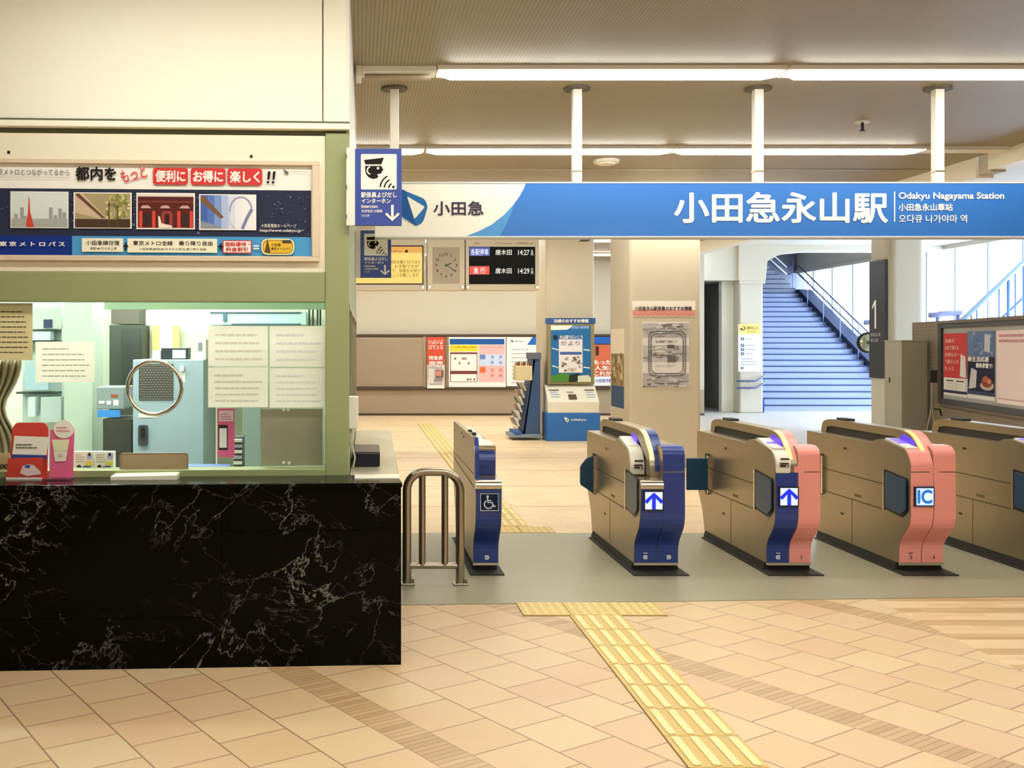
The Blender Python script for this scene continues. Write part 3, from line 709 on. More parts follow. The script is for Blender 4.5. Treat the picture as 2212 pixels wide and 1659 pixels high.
for i, u in enumerate((160, 204)):
    t = thing('ticket_case', ['left white card holder of the pair inside the glass, beside the pink stand', 'right white card holder of the pair inside the glass, beside the hatch'][i], 'card holder', (PX(u + 20, 5.38), 5.38, .86))
    b = zpx(.86, 5.36)
    MB().block(F3, u, b, u + 41, 976, -.05, .0, PAPER).build('case', t)
    m = MB(); m.lines(F3, u + 4, 1000, u + 24, 980, 4, ink('#b8b0a8'), .4, .002, i + 3).disc(F3, u + 11, 1008, 5, 4, BLACK, .002).disc(F3, u + 27, 1011, 11, 5, ink('#3a62a0'), .0024)
    m.rect(F3, u + 28, 980, u + 40, 992, ink('#b8b6d8'), .002).rect(F3, u + 31, 978, u + 36, 985, BLACK, .003).rect(F3, u + 24, 996, u + 40, 1006, ink('#ead36a'), .002); m.build('print', t)

# inside the office
def ibox(name, label, cat, Y, u0, v0, u1, v1, depth, m, bev=.004, part='body', floor=None):
    F = YF(Y); t = thing(name, label, cat, (PX((u0 + u1) / 2, Y), Y + depth / 2, PZ(v1, Y) if floor is None else floor))
    vb = v1 if floor is None else zpx(floor, Y)
    MB().block(F, u0, v0, u1, vb, -depth, 0, m).build(part, t, bev)
    return t, F
LOCK = mat('grey_blue_locker', '#a2b6c2', .45)
t, F = ibox('locker', 'grey blue metal locker standing inside the ticket office', 'locker', 6.7, 287, 777, 440, 1010, .5, LOCK, .006, 'body', .02)
m = MB(); m.rect(F, 300, 786, 375, 865, mat('locker_mesh_back', '#4a4844', .7), .002)
for i in range(15):
    v = 788 + i * 5.2
    for j in range(11): m.rect(F, 303 + j * 6.6 + (i % 2) * 3, v, 307 + j * 6.6 + (i % 2) * 3, v + 2, ink('#8d8a82'), .004)
m.build('vent_grille', t)
MB().plate(F, rrect(299, 918, 320, 963, 6), 0, .012, mat('dark_grey_handle', '#3a4248', .4)).plate(F, rrect(305, 922, 314, 945, 3), .012, .02, BLACK).build('handle', t)
MB().block(F, 388, 804, 400, 826, 0, .003, PAPER).block(F, 299, 894, 340, 902, 0, .003, PAPER).block(F, 390, 790, 398, 802, 0, .02, WHITE).build('label_plate', t)
t, F = ibox('card_terminal', 'small black terminal with a pale screen on top of the locker', 'terminal', 6.8, 348, 751, 406, 777, .12, mat('dark_terminal', '#2c3238', .4), .006)
MB().block(F, 373, 756, 401, 774, 0, .004, mat('pale_screen', '#dff0ee', .3, emit='#cfe8e6', es=.5)).build('screen', t)
t, F = ibox('ink_box', 'small white box left of the black terminal on the locker', 'box', 6.8, 329, 757, 347, 777, .1, PAPER)
t, F = ibox('dispenser', 'upright white device with a small display at the right of the locker top', 'dispenser', 6.8, 423, 733, 445, 777, .1, WHITE)
MB().block(F, 428, 740, 437, 758, 0, .003, ink('#7b8a84')).build('display', t)
t, F = ibox('wall_pillar', 'pale green square pillar inside the ticket office at left', 'pillar', 7.2, 138, 640, 200, 1010, .3, mat('pale_green_pillar', '#b9c9b8', .6), .004, 'shaft', .02)
t, F = ibox('dark_cupboard', 'tall dark green cupboard at the back of the ticket office', 'cupboard', 8.2, 236, 702, 308, 1010, .28, mat('dark_green_cupboard', '#3e463c', .5), .004, 'body', .02)
MB().block(F, 240, 640, 300, 700, -.28, .0, mat('dark_brown_shutter', '#5a564a', .5)).build('upper_cupboard', t)
MB().block(F, 264, 710, 304, 830, 0, .01, mat('darker_door', '#343a33', .5)).build('door', t)
t, F = ibox('printer', 'grey ticket printer with a blue plate beside the locker', 'printer', 6.9, 208, 836, 268, 884, .3, mat('printer_grey', '#8b9696', .4), .006)
MB().block(F, 211, 886, 259, 901, -.02, .006, mat('blue_plate', '#3f8fe0', .4)).build('front_plate', t)
MB().block(F, 214, 866, 226, 872, 0, .004, PAPER).block(F, 230, 866, 240, 874, 0, .004, PAPER).block(F, 245, 864, 256, 876, 0, .004, PAPER).block(F, 240, 852, 254, 858, 0, .004, ink('#a0553a')).build('buttons', t)
t, F = ibox('dark_cabinet', 'low dark cabinet under the grey ticket printer', 'cabinet', 6.9, 222, 905, 284, 1010, .4, mat('dark_cabinet', '#3a3b34', .5), .004, 'body', .02)
t, F = ibox('shelf_unit', 'open shelf with files and papers behind the tan notice', 'shelf', 7.6, 48, 640, 134, 1010, .3, mat('pale_shelf', '#c3d0c8', .6), .003, 'back_panel', .02)
for v in (712, 735, 845): MB().block(F, 48, v, 134, v + 4, 0, .14, mat('shelf_board', '#3f4a44', .5)).build('shelf_board', t)
for i, (u0, v0, u1, v1, c, n_) in enumerate(((72, 664, 132, 710, '#c4cdc8', 'stack of pale files on the top shelf behind the tan notice'), (94, 690, 112, 708, '#2f3a5c', 'navy box on the top shelf in front of the files'), (70, 716, 108, 735, '#c8d4de', 'pale blue paper tray on the middle shelf'), (54, 780, 104, 842, '#a8c0cc', 'light blue binder on the lower shelf behind the white notice'), (88, 858, 132, 912, '#b8c4c2', 'grey paper chart pinned under the shelf'), (60, 858, 76, 900, '#cfdadc', 'white telephone box on the wall by the curtain'))):
    FF = YF(7.44 - .012 * i); tt = MB().block(FF, u0, v0, u1, v1, -.1, 0, mat('office_item_%s' % 'abcdef'[i], c, .6)).build('file_box' if i in (0, 1, 3) else 'office_paper')
    tag(tt, n_, 'office item')
t, F = ibox('lamp_box', 'bright white lamp box hanging above the locker', 'lamp', 7.9, 315, 671, 449, 702, .12, mat('lamp_box_glow', '#ffffff', .5, emit='#f4fff8', es=1.6), .004, 'shade')
MB().block(F, 378, 600, 386, 671, -.07, -.05, WHITE).build('hanger', t)
t, F = ibox('wall_banner', 'yellow and white cloth banner on the wall above the locker', 'banner', 8.42, 328, 702, 388, 775, .02, mat('yellow_banner', '#d8cf86', .7), .002, 'cloth')
MB().block(F, 345, 702, 372, 775, 0, .004, PAPER).build('stripe', t)
t, F = ibox('wall_duct', 'pale blue wall duct with dark rails at the upper right of the office', 'duct', 8.3, 452, 674, 662, 702, .14, mat('pale_blue_duct', '#b9dbdc', .5), .004, 'casing')
MB().block(F, 452, 674, 650, 677, 0, .01, ink('#4a5b66')).block(F, 500, 699, 650, 702, 0, .01, ink('#4a5b66')).block(F, 482, 676, 490, 694, 0, .02, ink('#54707c')).build('rail', t)
for i, u in enumerate((668, 676, 686, 692)):
    F = YF(5.75); x = PX(u, 5.75)
    tag(MB().cyl(x, 5.75, PZ(703, 5.75), 2.45, .005, ink('#4a6474'), 8).build('hanging_cable'), 'thin dark cable hanging by the right end of the ticket window', 'cable', 'cables at the right of the ticket window')
o = MB().block(YF(5.6), 225, 628, 702, 668, -.05, 0, mat('mint_blind_box', '#c9ece2', .5)).build('blind_box'); tag(o, 'pale mint blind casing along the top of the ticket window', 'blind')
t, F = ibox('phone_poster', 'pink standing card with a picture of a phone inside the ticket window', 'card', 5.75, 467, 882, 506, 988, .01, mat('bright_pink_card', '#df5a88', .5), .001, 'card')
m = MB(); m.rect(F, 473, 887, 504, 910, ink('#f0c4d0'), .002).rect(F, 472, 918, 492, 972, BLACK, .002).rect(F, 474, 925, 490, 967, ink('#f2dfe2'), .003).lines(F, 476, 908, 502, 892, 3, ink('#c86a86'), .4, .003, 5); m.build('print', t)
tag(MB().cyl(PX(468, 5.7), 5.7, .86, PZ(880, 5.7), .004, PAPER, 8).build('card_pole'), 'thin white pole beside the pink phone card', 'pole')
t, F = ibox('paper_rack', 'small rack of papers and forms right of the pink phone card', 'rack', 5.8, 505, 944, 524, 1010, .12, mat('dark_rack', '#46504e', .5), .002, 'frame', .86)
for i in range(5): MB().block(F, 506, 948 + i * 12, 523, 954 + i * 12, 0, .03, [PAPER, ink('#b0bcc0')][i % 2]).build('paper', t)
t, F = ibox('grey_partition', 'pale grey blue partition behind the grey translucent panel', 'partition', 6.4, 524, 800, 563, 1010, .1, mat('grey_partition', '#9fb0ae', .5), .002, 'panel', .02)
t, F = ibox('back_screen', 'wide olive partition behind the notices in the ticket office', 'partition', 7.3, 452, 705, 700, 1010, .05, mat('olive_screen', '#aab09a', .6), .002, 'panel', .02)
o = MB().block(YF(5.42), 398, 1008, 494, zpx(.86, 5.42), -.12, 0, mat('blue_tray', '#5a7fc4', .4)).build('blue_tray'); tag(o, 'shallow blue tray on the office desk right of the hatch', 'tray')
# curtain gathered at the left
def curtain():
    m = MB(); vs = []; nx, nz = 46, 12; Y = 5.55
    for j in range(nz + 1):
        for i in range(nx + 1):
            u = -60 + 108 * i / nx; v = 776 + 210 * j / nz
            pin = 1 - .35 * math.exp(-((j - 6) / 3.0) ** 2)
            uu = -60 + (u + 60) * pin; y = Y + .03 * math.sin(i * .95 + .3 * math.sin(j * .5))
            vs.append((PX(uu, y), y, PZ(v, Y)))
    m.add(vs, [(j * (nx + 1) + i, j * (nx + 1) + i + 1, (j + 1) * (nx + 1) + i + 1, (j + 1) * (nx + 1) + i) for j in range(nz) for i in range(nx)], mat('beige_curtain', '#b3a78a', .8))
    o = m.build('curtain', smooth=True); s_ = o.modifiers.new('thick', 'SOLIDIFY'); s_.thickness = .004
    return o
tag(curtain(), 'gathered beige curtain inside the left end of the ticket window', 'curtain')

# fittings on the gate side of the post
t = thing('intercom', 'white intercom box on the side of the green post above the counter', 'intercom', (-.02, 5.55, 1.2))
MB().box(-.062, -.002, 5.42, 5.50, PZ(926, 5.42), PZ(857, 5.42), WHITE).build('body', t, .004)
MB().tube([(-.03, 5.44, PZ(926, 5.42)), (-.025, 5.46, 1.08), (-.035, 5.5, 1.02), (-.02, 5.52, .95), (-.03, 5.5, .9)], .004, WHITE, 8).build('cord', t, smooth=True)
t = thing('card_reader_box', 'black box lying on the side worktop next to the green post', 'box', (.04, 5.7, .89))
zt = .972
MB().hexa([(-.035, 5.62, .892), (.117, 5.62, .892), (.122, 6.05, .892), (-.032, 6.05, .892), (-.035, 5.62, zt), (.117, 5.62, zt), (.122, 6.05, zt), (-.032, 6.05, zt)], mat('blue_black_box', '#0d0c22', .3)).build('body', t, .006)
MB().box(-.03, .112, 5.615, 5.62, zt - .012, zt - .004, ink('#55515a')).build('lip', t)

# projecting intercom signs
def intercom_sign(F, u0, v0, u1, v1, label, s):
    t = thing('intercom_sign', label, 'sign', F((u0 + u1) / 2, v1, 0))
    Wd, H = u1 - u0, v1 - v0
    def U(x): return u0 + Wd * x / 100
    def V(y): return v0 + H * y / 168
    B = mat('sign_blue', '#31499f', .4)
    MB().block(F, u0, v0, u1, v1, -.03, 0, B).build('panel', t, .002)
    MB().block(F, U(-19), V(-2), u0, V(168), -.025, .0, WHITE).build('bracket', t, .002)
    for y in (17, 84, 148): MB().block(F, U(-20.5), V(y - 4), U(-17), V(y + 4), -.02, .006, mat('bolt_grey', '#77736a', .5)).build('bolt', t)
    m = MB(); K = ink('#1d1812'); w = .0015
    m.poly(F, rrect(U(12.5), V(12), U(89), V(89.5), 3.5 * Wd / 100), PWHITE, w)
    g = lambda L_: [(U(a), V(b)) for a, b in L_]
    m.poly(F, g([(19, 25), (61.5, 20), (56.5, 34.5), (22, 34.5)]), K, .0025)
    face = [(21.5, 38), (56, 38), (58, 42), (61, 47.5), (57.5, 49), (56.5, 54), (53, 55), (47, 56), (50, 62), (45, 65.5), (38, 66.5), (30, 63.5), (24, 57), (21.8, 49)]
    m.poly(F, g(face), K, .0025)
    m.disc(F, U(49), V(43), 2.8 * Wd / 100, 2.8 * Wd / 100, PWHITE, .0035, 12)
    m.arc(F, U(34), V(48), 8 * Wd / 100, 100, 255, 3.0 * Wd / 100, PWHITE, .0035, 10, 1)
    for r_ in (11, 20.5, 29.5): m.arc(F, U(83), V(87), r_ * Wd / 100, 185, 242, 3 * Wd / 100, K, .0025, 10)
    m.disc(F, U(82), V(84), 2.8 * Wd / 100, 2.8 * Wd / 100, K, .0025, 12)
    m.build('pictogram', t)
    m = MB()
    m.text(F, '駅係員よびだし', U(13), V(107), U(89), V(95.5), PWHITE, .025, .003)
    m.text(F, 'インターホン', U(14), V(119.5), U(76), V(109.5), PWHITE, .025, .003)
    m.text(F, 'Intercom', U(13.5), V(130), U(48), V(122.5), PWHITE, .02, .003)
    m.text(F, '対讲电话 对講機', U(13.5), V(140), U(58), V(133.5), PWHITE, .01, .003)
    m.text(F, '인터폰', U(13.5), V(150), U(31), V(144), PWHITE, .0, .003)
    m.rect(F, U(77), V(123), U(82.5), V(153), PWHITE, .003)
    m.line(F, g([(66, 142), (79.7, 156), (93.5, 142)]), 5.6 * Wd / 100, PWHITE, .0032)
    m.build('lettering', t)
intercom_sign(YF(5.22), 767, 321, 868, 487, 'larger blue intercom sign with a capped attendant, nearest on the office corner', 1)
intercom_sign(YF(7.75), 778.5, 497.5, 845, 600, 'smaller blue intercom sign partly behind the white end of the hanging sign', 2)
# ================================================================== hanging station sign
SY = 7.5
t = thing('hanging_sign', 'long blue and white station name sign hung from the ceiling above the gates', 'sign', (3.2, SY, PZ(512, SY)))
FS = YF(SY)
xr = 6.24; ur = CX + xr * FOC / SY
MB().block(FS, 810, 393, ur, 512, -.16, 0, mat('sign_white', '#f0ece0', .45)).build('panel', t, .002)
MB().block(FS, 810, 393, ur, 396, -.16, .004, mat('sign_edge_trim', '#cfd3d6', .4)).block(FS, 810, 510, ur, 513, -.16, .004, MATS['sign_edge_trim']).build('edge_trim', t)
m = MB(); SB = mat('sign_sky_blue', '#2f72c4', .45); SB2 = mat('sign_light_blue', '#4a93d2', .45)
bd = [(1136, 396), (1131, 408), (1122, 424), (1110, 441)]
m.plate(FS, bd + [(1108, 450), (1101, 468), (1091, 490), (1079, 510), (ur, 510), (ur, 396)], 0, .0016, SB)
m.plate(FS, [(1110, 441), (1090, 463), (1062, 485), (1035, 499), (1007, 510), (1079, 510), (1091, 490), (1101, 468), (1108, 450)], 0, .0014, SB2)
m.build('blue_field', t)
m = MB(); LB = ink('#2f6fb4'); LD = ink('#25589c')
m.poly(FS, rounded([(850, 402), (918, 430), (924, 447), (914, 480), (899, 489), (868, 468), (852, 430)], [4, 8, 6, 8, 6, 4, 4]), LB, .003)
m.poly(FS, [(850, 402), (876, 412), (895, 474), (899, 489), (868, 468), (852, 430)], LD, .0036)
m.poly(FS, rounded([(879, 424), (918, 447), (895, 474)], 4), MATS['sign_white'], .0044).build('logo_mark', t)
m = MB(); m.text(FS, '小田急', 937, 465, 1044, 435, ink('#3d3650'), .018, .004)
m.text(FS, '小田急永山駅', 1457, 480.5, 1916, 416.5, PWHITE, .021, .004)
m.rect(FS, 1930.5, 479, 1933, 414, PWHITE, .004)
m.text(FS, 'Odakyu Nagayama Station', 1941, 433.5, 2168, 416, PWHITE, .022, .004)
m.text(FS, '小田急永山車站', 1941, 455.5, 2057, 440, PWHITE, .02, .004)
m.text(FS, '오다큐 나가야마 역', 1941, 481, 2088, 464, PWHITE, .01, .004)
m.build('lettering', t)
for u in (852, 1246, 1637, 2026):
    x = PX(u, 7.56); z0 = PZ(394, SY) + .0
    MB().box(x - .033, x + .033, 7.53, 7.596, z0 - .004, CEIL_Z, WHITE).build('hanger_pole', t, .004)
    if u > 1000: MB().box(x - .036, x + .036, 7.527, 7.6, z0 + .085, z0 + .095, STEEL).build('collar', t)
    MB().cyl(x, 7.56, CEIL_Z - .015, CEIL_Z, .1, mat('dark_flange', '#5d5443', .6), 14).build('ceiling_flange', t)

# ================================================================== ticket gates
def curve_front(top):                     # S shaped front of a gate, (y,z) from the floor up
    return rounded([(7.0, .065), (7.0, .20), (6.85, .355)] + top, [0, .07, .07] + [.03] * (len(top) - 1) + [0], 4)
def shell(prof, t):                       # thin skin in front of a profile line
    out = []
    for i, p in enumerate(prof):
        a = Vector(prof[max(i - 1, 0)]); b = Vector(prof[min(i + 1, len(prof) - 1)])
        d = (b - a).normalized(); n = Vector((-d.y, d.x))
        out.append((p[0] + n.x * t, p[1] + n.y * t))
    return list(prof) + out[::-1]
def clip_z(prof, z0, z1):
    out = []
    for a, b in zip(prof, prof[1:]):
        for p, q in ((a, b),):
            if z0 <= p[1] <= z1: out.append(p)
            for zz in (z0, z1):
                if (p[1] - zz) * (q[1] - zz) < 0:
                    f = (zz - p[1]) / (q[1] - p[1]); out.append((p[0] + (q[0] - p[0]) * f, zz))
    if z0 <= prof[-1][1] <= z1: out.append(prof[-1])
    return out
SCREEN = mat('violet_screen', '#201a40', .2, emit='#8a72ff', es=.55)
SCREENB = mat('violet_reader_face', '#2a1c66', .3, emit='#6a3df0', es=.4)
DUCT = mat('dark_ticket_slot', '#2b251c', .6)
IVORY = mat('ivory_plastic', '#e6e0d2', .4)
SEAM = mat('dark_panel_seam', '#3f3628', .8)
BACK = [(8.43, .855), (8.43, .40), (8.30, .22), (8.25, .065)]
def gate(X0, label, lcol, rcol, style, symbol, flap, numbers, ledcol='#ffb257'):
    t = thing('ticket_gate', label, 'ticket gate', (X0 + .15, 7.6, 0.004))
    stepped = style == 'stepped'
    ltop = [(6.83, .62), (6.845, .645), (7.12, .652), (7.12, .74), (7.18, .835), (7.44, .885), (7.52, .855)] if stepped else [(6.85, .765), (6.90, .845), (7.20, .893), (7.29, .89), (7.39, .855)]
    lp = curve_front(ltop)
    MB().px(lp + BACK, X0, X0 + .152, STEEL).build('left_body', t)
    rp = curve_front([(6.85, .872), (6.95, .872)]); rp = curve_front([(6.855, .84), (6.90, .874), (7.0, .874)])
    MB().px(rp + [(8.3, .874), (8.41, .82)] + BACK[1:], X0 + .154, X0 + .305, STEEL).build('right_body', t)
    MB().box(X0 - .035, X0 + .34, 6.87, 8.22, .004, .012, DARK).build('floor_flange', t)
    MB().hexa([(X0 - .012, 7.03, .012), (X0 + .317, 7.03, .012), (X0 + .317, 8.24, .012), (X0 - .012, 8.24, .012), (X0 + .003, 7.03, .066), (X0 + .302, 7.03, .066), (X0 + .302, 8.24, .066), (X0 + .003, 8.24, .066)], DARK).build('plinth', t)
    # coloured front skins
    zt = .60 if stepped else (.705 if style == 'slot' else 2)
    if style == 'plain':
        sk1 = clip_z([p for p in lp if p[0] < 6.93 or p[1] < .5], .068, .704); sk2 = clip_z([p for p in lp if p[0] < 6.93 or p[1] < .5], .712, 2)
        MB().px(shell(sk1, .007), X0 + .003, X0 + .150, lcol).build('left_front', t); MB().px(shell(sk2, .007), X0 + .003, X0 + .150, lcol).build('left_hood', t)
    else:
        MB().px(shell(clip_z([p for p in lp if p[0] < 6.93 or p[1] < .5], .068, zt), .007), X0 + .003, X0 + .150, lcol).build('left_front', t)
    sk1 = clip_z([p for p in rp if p[0] < 6.99 or p[1] < .5], .068, .704); sk2 = clip_z(rp, .712, 2)
    MB().px(shell(sk1, .007), X0 + .156, X0 + .302, rcol).build('right_front', t)
    MB().px(shell(sk2, .007), X0 + .156, X0 + .302, rcol).build('right_shoulder', t)
    MB().box(X0, X0 + .305, 6.99, 7.0, .05, .067, CHROME).build('toe_strip', t)
    # arched rail with the light strip
    y0 = 7.15 if not stepped else 7.25
    yf = 6.846 if not stepped else 6.93
    outer = rounded([(yf, .60), (yf + .01, .80), (y0 - .13, .955), (y0 + .05, .968), (8.22, .968), (8.36, .94), (8.38, .84)], [0, .12, .10, .05, .05, .06, 0], 5)
    inner = [(8.30, .84), (8.27, .90), (8.2, .912), (y0 + .06, .912), (y0 - .05, .88), (yf + .10, .78), (yf + .09, .60)]
    MB().px(outer + inner, X0 + .093, X0 + .192, STEEL).build('rail', t)
    MB().box(X0 + .10, X0 + .185, y0 + .1, 8.28, .85, .914, DUCT).build('transport_slot', t)
    fr_ = [p for p in outer if p[0] < y0 - .02 and p[1] > .61]
    MB().px(shell(fr_, .006), X0 + .128, X0 + .193, rcol).build('rail_front', t)
    led = [p for p in fr_ if p[1] > .74]
    MB().px(shell(led, .006), X0 + .098, X0 + .127, mat('led_' + ledcol.strip('#'), '#e8b080', .3, emit=ledcol, es=.75)).build('light_strip', t)
    MB().box(X0 + .104, X0 + .182, 7.98, 8.14, .968, .984, DARK).build('sensor_cap', t, .006)
    MB().box(X0 + .205, X0 + .27, 7.55, 7.75, .874, .925, STEEL).box(X0 + .2, X0 + .275, 7.52, 7.78, .925, .934, DARK).build('sensor_hump', t, .006)
    # card reader with its violet screen
    ry, rz, sl = (6.92, .852, .16) if not stepped else (7.2, .842, .19)
    def rd(x, s_, h): return (X0 + x, ry + (.28 if not stepped else .24) * s_, rz + (.042) * s_ + h)
    rpn = MB().hexa([rd(.012, 0, .0), rd(.092, 0, .0), rd(.092, 1, .0), rd(.012, 1, .0), rd(.012, 0, .012), rd(.092, 0, .012), rd(.092, 1, .012), rd(.012, 1, .012)], IVORY).build('reader_panel', t)
    MB().hexa([rd(.022, .42, .012), rd(.088, .42, .012), rd(.088, .92, .012), rd(.022, .92, .012), rd(.022, .42, .015), rd(.088, .42, .015), rd(.088, .92, .015), rd(.022, .92, .015)], SCREEN).build('reader_screen', rpn)
    MB().hexa([rd(.086, .12, .010), rd(.0925, .12, .010), rd(.0925, .85, .010), rd(.086, .85, .010), rd(.088, .2, .05), rd(.0925, .2, .05), rd(.0925, .7, .06), rd(.088, .7, .06)], SCREENB).build('reader_glow', rpn)
    if style in ('slot', 'stepped'):
        a, zb, zz = (6.838, .70, .84) if style == 'slot' else (7.085, .66, .83)
        pr = rounded([(a, zb), (a - .012, zb + .07), (a + .045, zz), (a + .33, zz + .075), (a + .33, zb)], [.01, .03, .04, .02, 0], 4)
        tsu = MB().px(pr, X0 + .004, X0 + .096, IVORY).build('ticket_slot_unit', t)
        F = Loc((X0 + .004, a - .006, zb))
        m = MB(); m.rect(F, .02, .092, .08, .104, BLACK, .012).rect(F, .016, .062, .076, .074, ink('#4a4038'), .012).rect(F, .018, .046, .078, .058, BLACK, .012).disc(F, .062, .052, .007, .005, PWHITE, .0135)
        m.build('ticket_slot', tsu)
    if stepped:
        MB().px(rounded([(6.812, .598), (6.812, .63), (6.835, .655), (6.93, .66), (6.93, .598)], [.004, .012, .012, 0, 0], 4), X0 + .002, X0 + .151, CHROME).build('chrome_lip', t)
    # display on the front
    F = Loc((X0, 6.834, 0))
    zc = .52 if stepped else .545; w_ = .058; xc = X0 * 0 + (.082 if stepped else .09); xc = .085
    if stepped: F = Loc((X0, 6.822, 0))
    if symbol in ('arrow', 'IC'):
        df = MB().block(F, xc - .068, zc - .066, xc + .066, zc + .066, -.02, .004, BLACK).build('display_frame', t)
        LW = glow('#e6efff', .55); LBL = mat('display_blue', '#0a1c80', .3, emit='#1030ee', es=.45); LCB = mat('display_cyan_blue', '#1c5fa8', .3, emit='#1f78c8', es=.4)
        m = MB(); m.rect(F, xc - w_, zc - w_, xc + w_, zc + w_, LW, .006)
        if symbol == 'arrow':
            m.rect(F, xc - .013, zc - w_, xc + .013, zc + .045, LBL, .008)
            m.line(F, [(xc - .056, zc - .012), (xc, zc + .043), (xc + .056, zc - .012)], .026, LBL, .009)
        else:
            m.text(F, 'IC', xc - .046, zc - .043, xc + .046, zc + .043, LCB, .035, .008)
            m.line(F, [(xc - w_, zc - w_), (xc + w_, zc - w_), (xc + w_, zc + w_), (xc - w_, zc + w_), (xc - w_, zc - w_)], .006, LCB, .008)
        m.build('display', df)
    # small marks near the floor
    F = Loc((X0, 6.989, 0)); m = MB(); c = ink('#d8dce6') if lcol is NAVY else ink('#5a3a3c'); c2 = ink('#d8dce6') if rcol is NAVY else ink('#5a3a3c')
    m.rect(F, .062, .132, .092, .138, c, .003)
    for xx, nb, cc, body, side in ((.078, numbers[0], c, lcol, -1), (.235, numbers[1], c2, rcol, 1)):
        if body is NAVY:
            m.poly(F, [(xx - .012, .092), (xx + .012, .092), (xx + .012, .122), (xx - .012, .122)], cc, .003); m.poly(F, [(xx + side * .012, .094), (xx + side * .02, .107), (xx + side * .012, .12)], cc, .003)
            q = .0012 if nb == '1' else .004; m.text(F, nb, xx - q, .098, xx + q, .115, NAVY, .0, .005)
        else: m.text(F, nb, xx - .006, .096, xx + .006, .118, cc, .02, .004)
    m.build('number_mark', t)
    # seams, locks and plates on the long side
    S = MB()
    for z, ya in ((.58, 7.22), (.402, 7.2)): S.box(X0 - .0012, X0, ya, 8.42, z - .003, z + .003, SEAM)
    S.box(X0 - .0012, X0, 7.66, 7.664, .07, .4, SEAM)
    S.build('panel_seam', t)
    K = MB(); K.box(X0 - .003, X0, 7.74, 7.79, .765, .782, BLACK).box(X0 - .002, X0, 7.69, 7.75, .765, .785, STEEL).build('lock', t)
    MB().box(X0 - .003, X0, 7.80, 7.84, .262, .276, BLACK).build('lock', t)
    MB().box(X0 - .002, X0, 7.52, 7.62, .432, .452, ink('#7d6e50')).build('maker_plate', t)
    if style != 'wheelchair':
        MB().px(rounded([(7.19, .69), (6.88, .66), (6.87, .645), (6.87, .44), (6.95, .385), (7.19, .41)], .02, 3), X0 - .004, X0, BLACK).build('flap_recess', t)
        sfl = MB().px(rounded([(7.165, .672), (6.9, .648), (6.89, .63), (6.89, .445), (6.96, .405), (7.165, .425)], .02, 3), X0 - .012, X0 - .004, FLAPG if stepped else FLAPB).build('side_flap', t, .002)
        MB().box(X0 - .014, X0, 7.17, 7.192, .40, .68, CHROME).build('flap_hinge', sfl)
    MB().box(X0 - .012, X0, 8.13, 8.2, .37, .69, DARK).build('rear_flap_recess', t)
    MB().box(X0 - .02, X0, 8.11, 8.135, .38, .68, CHROME).build('rear_flap_hinge', t)
    if flap == 'open':
        MB().add([], [], FLAPB)
        m = MB(); m.box(X0 - .185, X0 - .012, 8.12, 8.145, .405, .66, FLAPB); m.build('gate_flap', t, .006)
    elif flap == 'ajar':
        p = rounded([(0, .68), (-.07, .665), (-.135, .60), (-.135, .455), (0, .375)], [0, .02, .02, .02, 0], 3)
        m = MB(); q = len(p)
        vs = [(X0 - .012 + a * .9, 8.12 + .35 * a, z) for a, z in p] + [(X0 - .012 + a * .9, 8.145 + .35 * a, z) for a, z in p]
        m.add(vs, [tuple(range(q)), tuple(reversed(range(q, 2 * q)))] + [(i, (i + 1) % q, q + (i + 1) % q, q + i) for i in range(q)], mat('slate_blue_flap', '#2c4c66', .4)); m.build('gate_flap', t, .003)
    return t
gate(1.89, 'ticket gate all in navy blue with an ivory ticket slot and white arrow display', NAVY, NAVY, 'stepped', 'arrow', 'ajar', ('1', '2'), '#ffe27a')
gate(2.80, 'ticket gate half navy blue and half salmon pink with a white arrow display', NAVY, PINK, 'slot', 'arrow', 'open', ('2', '3'), '#ffb860')
gate(3.71, 'ticket gate all in salmon pink with a white IC display', PINK, PINK, 'plain', 'IC', None, ('3', '4'), '#ff9a4a')
gate(4.62, 'steel ticket gate cut off by the right edge, right of the salmon pink gate', PINK, PINK, 'plain', 'IC', None, ('4', '5'), '#ff9a4a')

# slim gate with the wheelchair mark
X0 = .785
t = thing('ticket_gate', 'slim navy blue ticket gate with a white wheelchair symbol beside the steel barrier', 'ticket gate', (X0 + .08, 7.6, .004))
lp = curve_front([(6.83, .62), (6.845, .645), (7.14, .652)])
MB().px(lp + [(7.14, .855), (8.43, .855)] + BACK[1:], X0 + .034, X0 + .175, STEEL).build('body', t)
MB().px(curve_front([(6.84, .56), (6.9, .60), (6.93, .86), (6.98, .925)]) + [(8.38, .935), (8.43, .92), (8.43, .40), (8.30, .22), (8.25, .065)], X0, X0 + .033, STEEL).build('side_wing', t)
MB().px(shell([p for p in curve_front([(6.84, .56), (6.9, .60), (6.93, .86), (6.98, .925)]) if p[1] > .575], .008), X0 + .006, X0 + .033, NAVY).build('wing_edge', t)
MB().px(shell(clip_z([p for p in lp if p[0] < 6.9 or p[1] < .5], .068, .60), .007), X0 + .003, X0 + .172, NAVY).build('front', t)
MB().px(rounded([(6.812, .598), (6.812, .63), (6.835, .655), (6.96, .66), (6.96, .598)], [.004, .012, .012, 0, 0], 4), X0 + .002, X0 + .174, CHROME).build('chrome_lip', t)
MB().px(rounded([(7.12, .655), (7.10, .76), (7.14, .835), (7.3, .84), (7.3, .655)], [.0, .04, .04, 0, 0], 4), X0 + .045, X0 + .168, NAVY).build('inner_front', t)
MB().box(X0 + .034, X0 + .044, 7.09, 7.3, .655, .85, CHROME).build('inner_trim', t)
MB().px([(7.13, .84), (7.35, .905), (8.2, .905), (8.3, .85)], X0 + .045, X0 + .10, IVORY).px([(7.13, .838), (7.3, .87), (7.6, .86)], X0 + .1, X0 + .165, IVORY).build('top_cover', t)
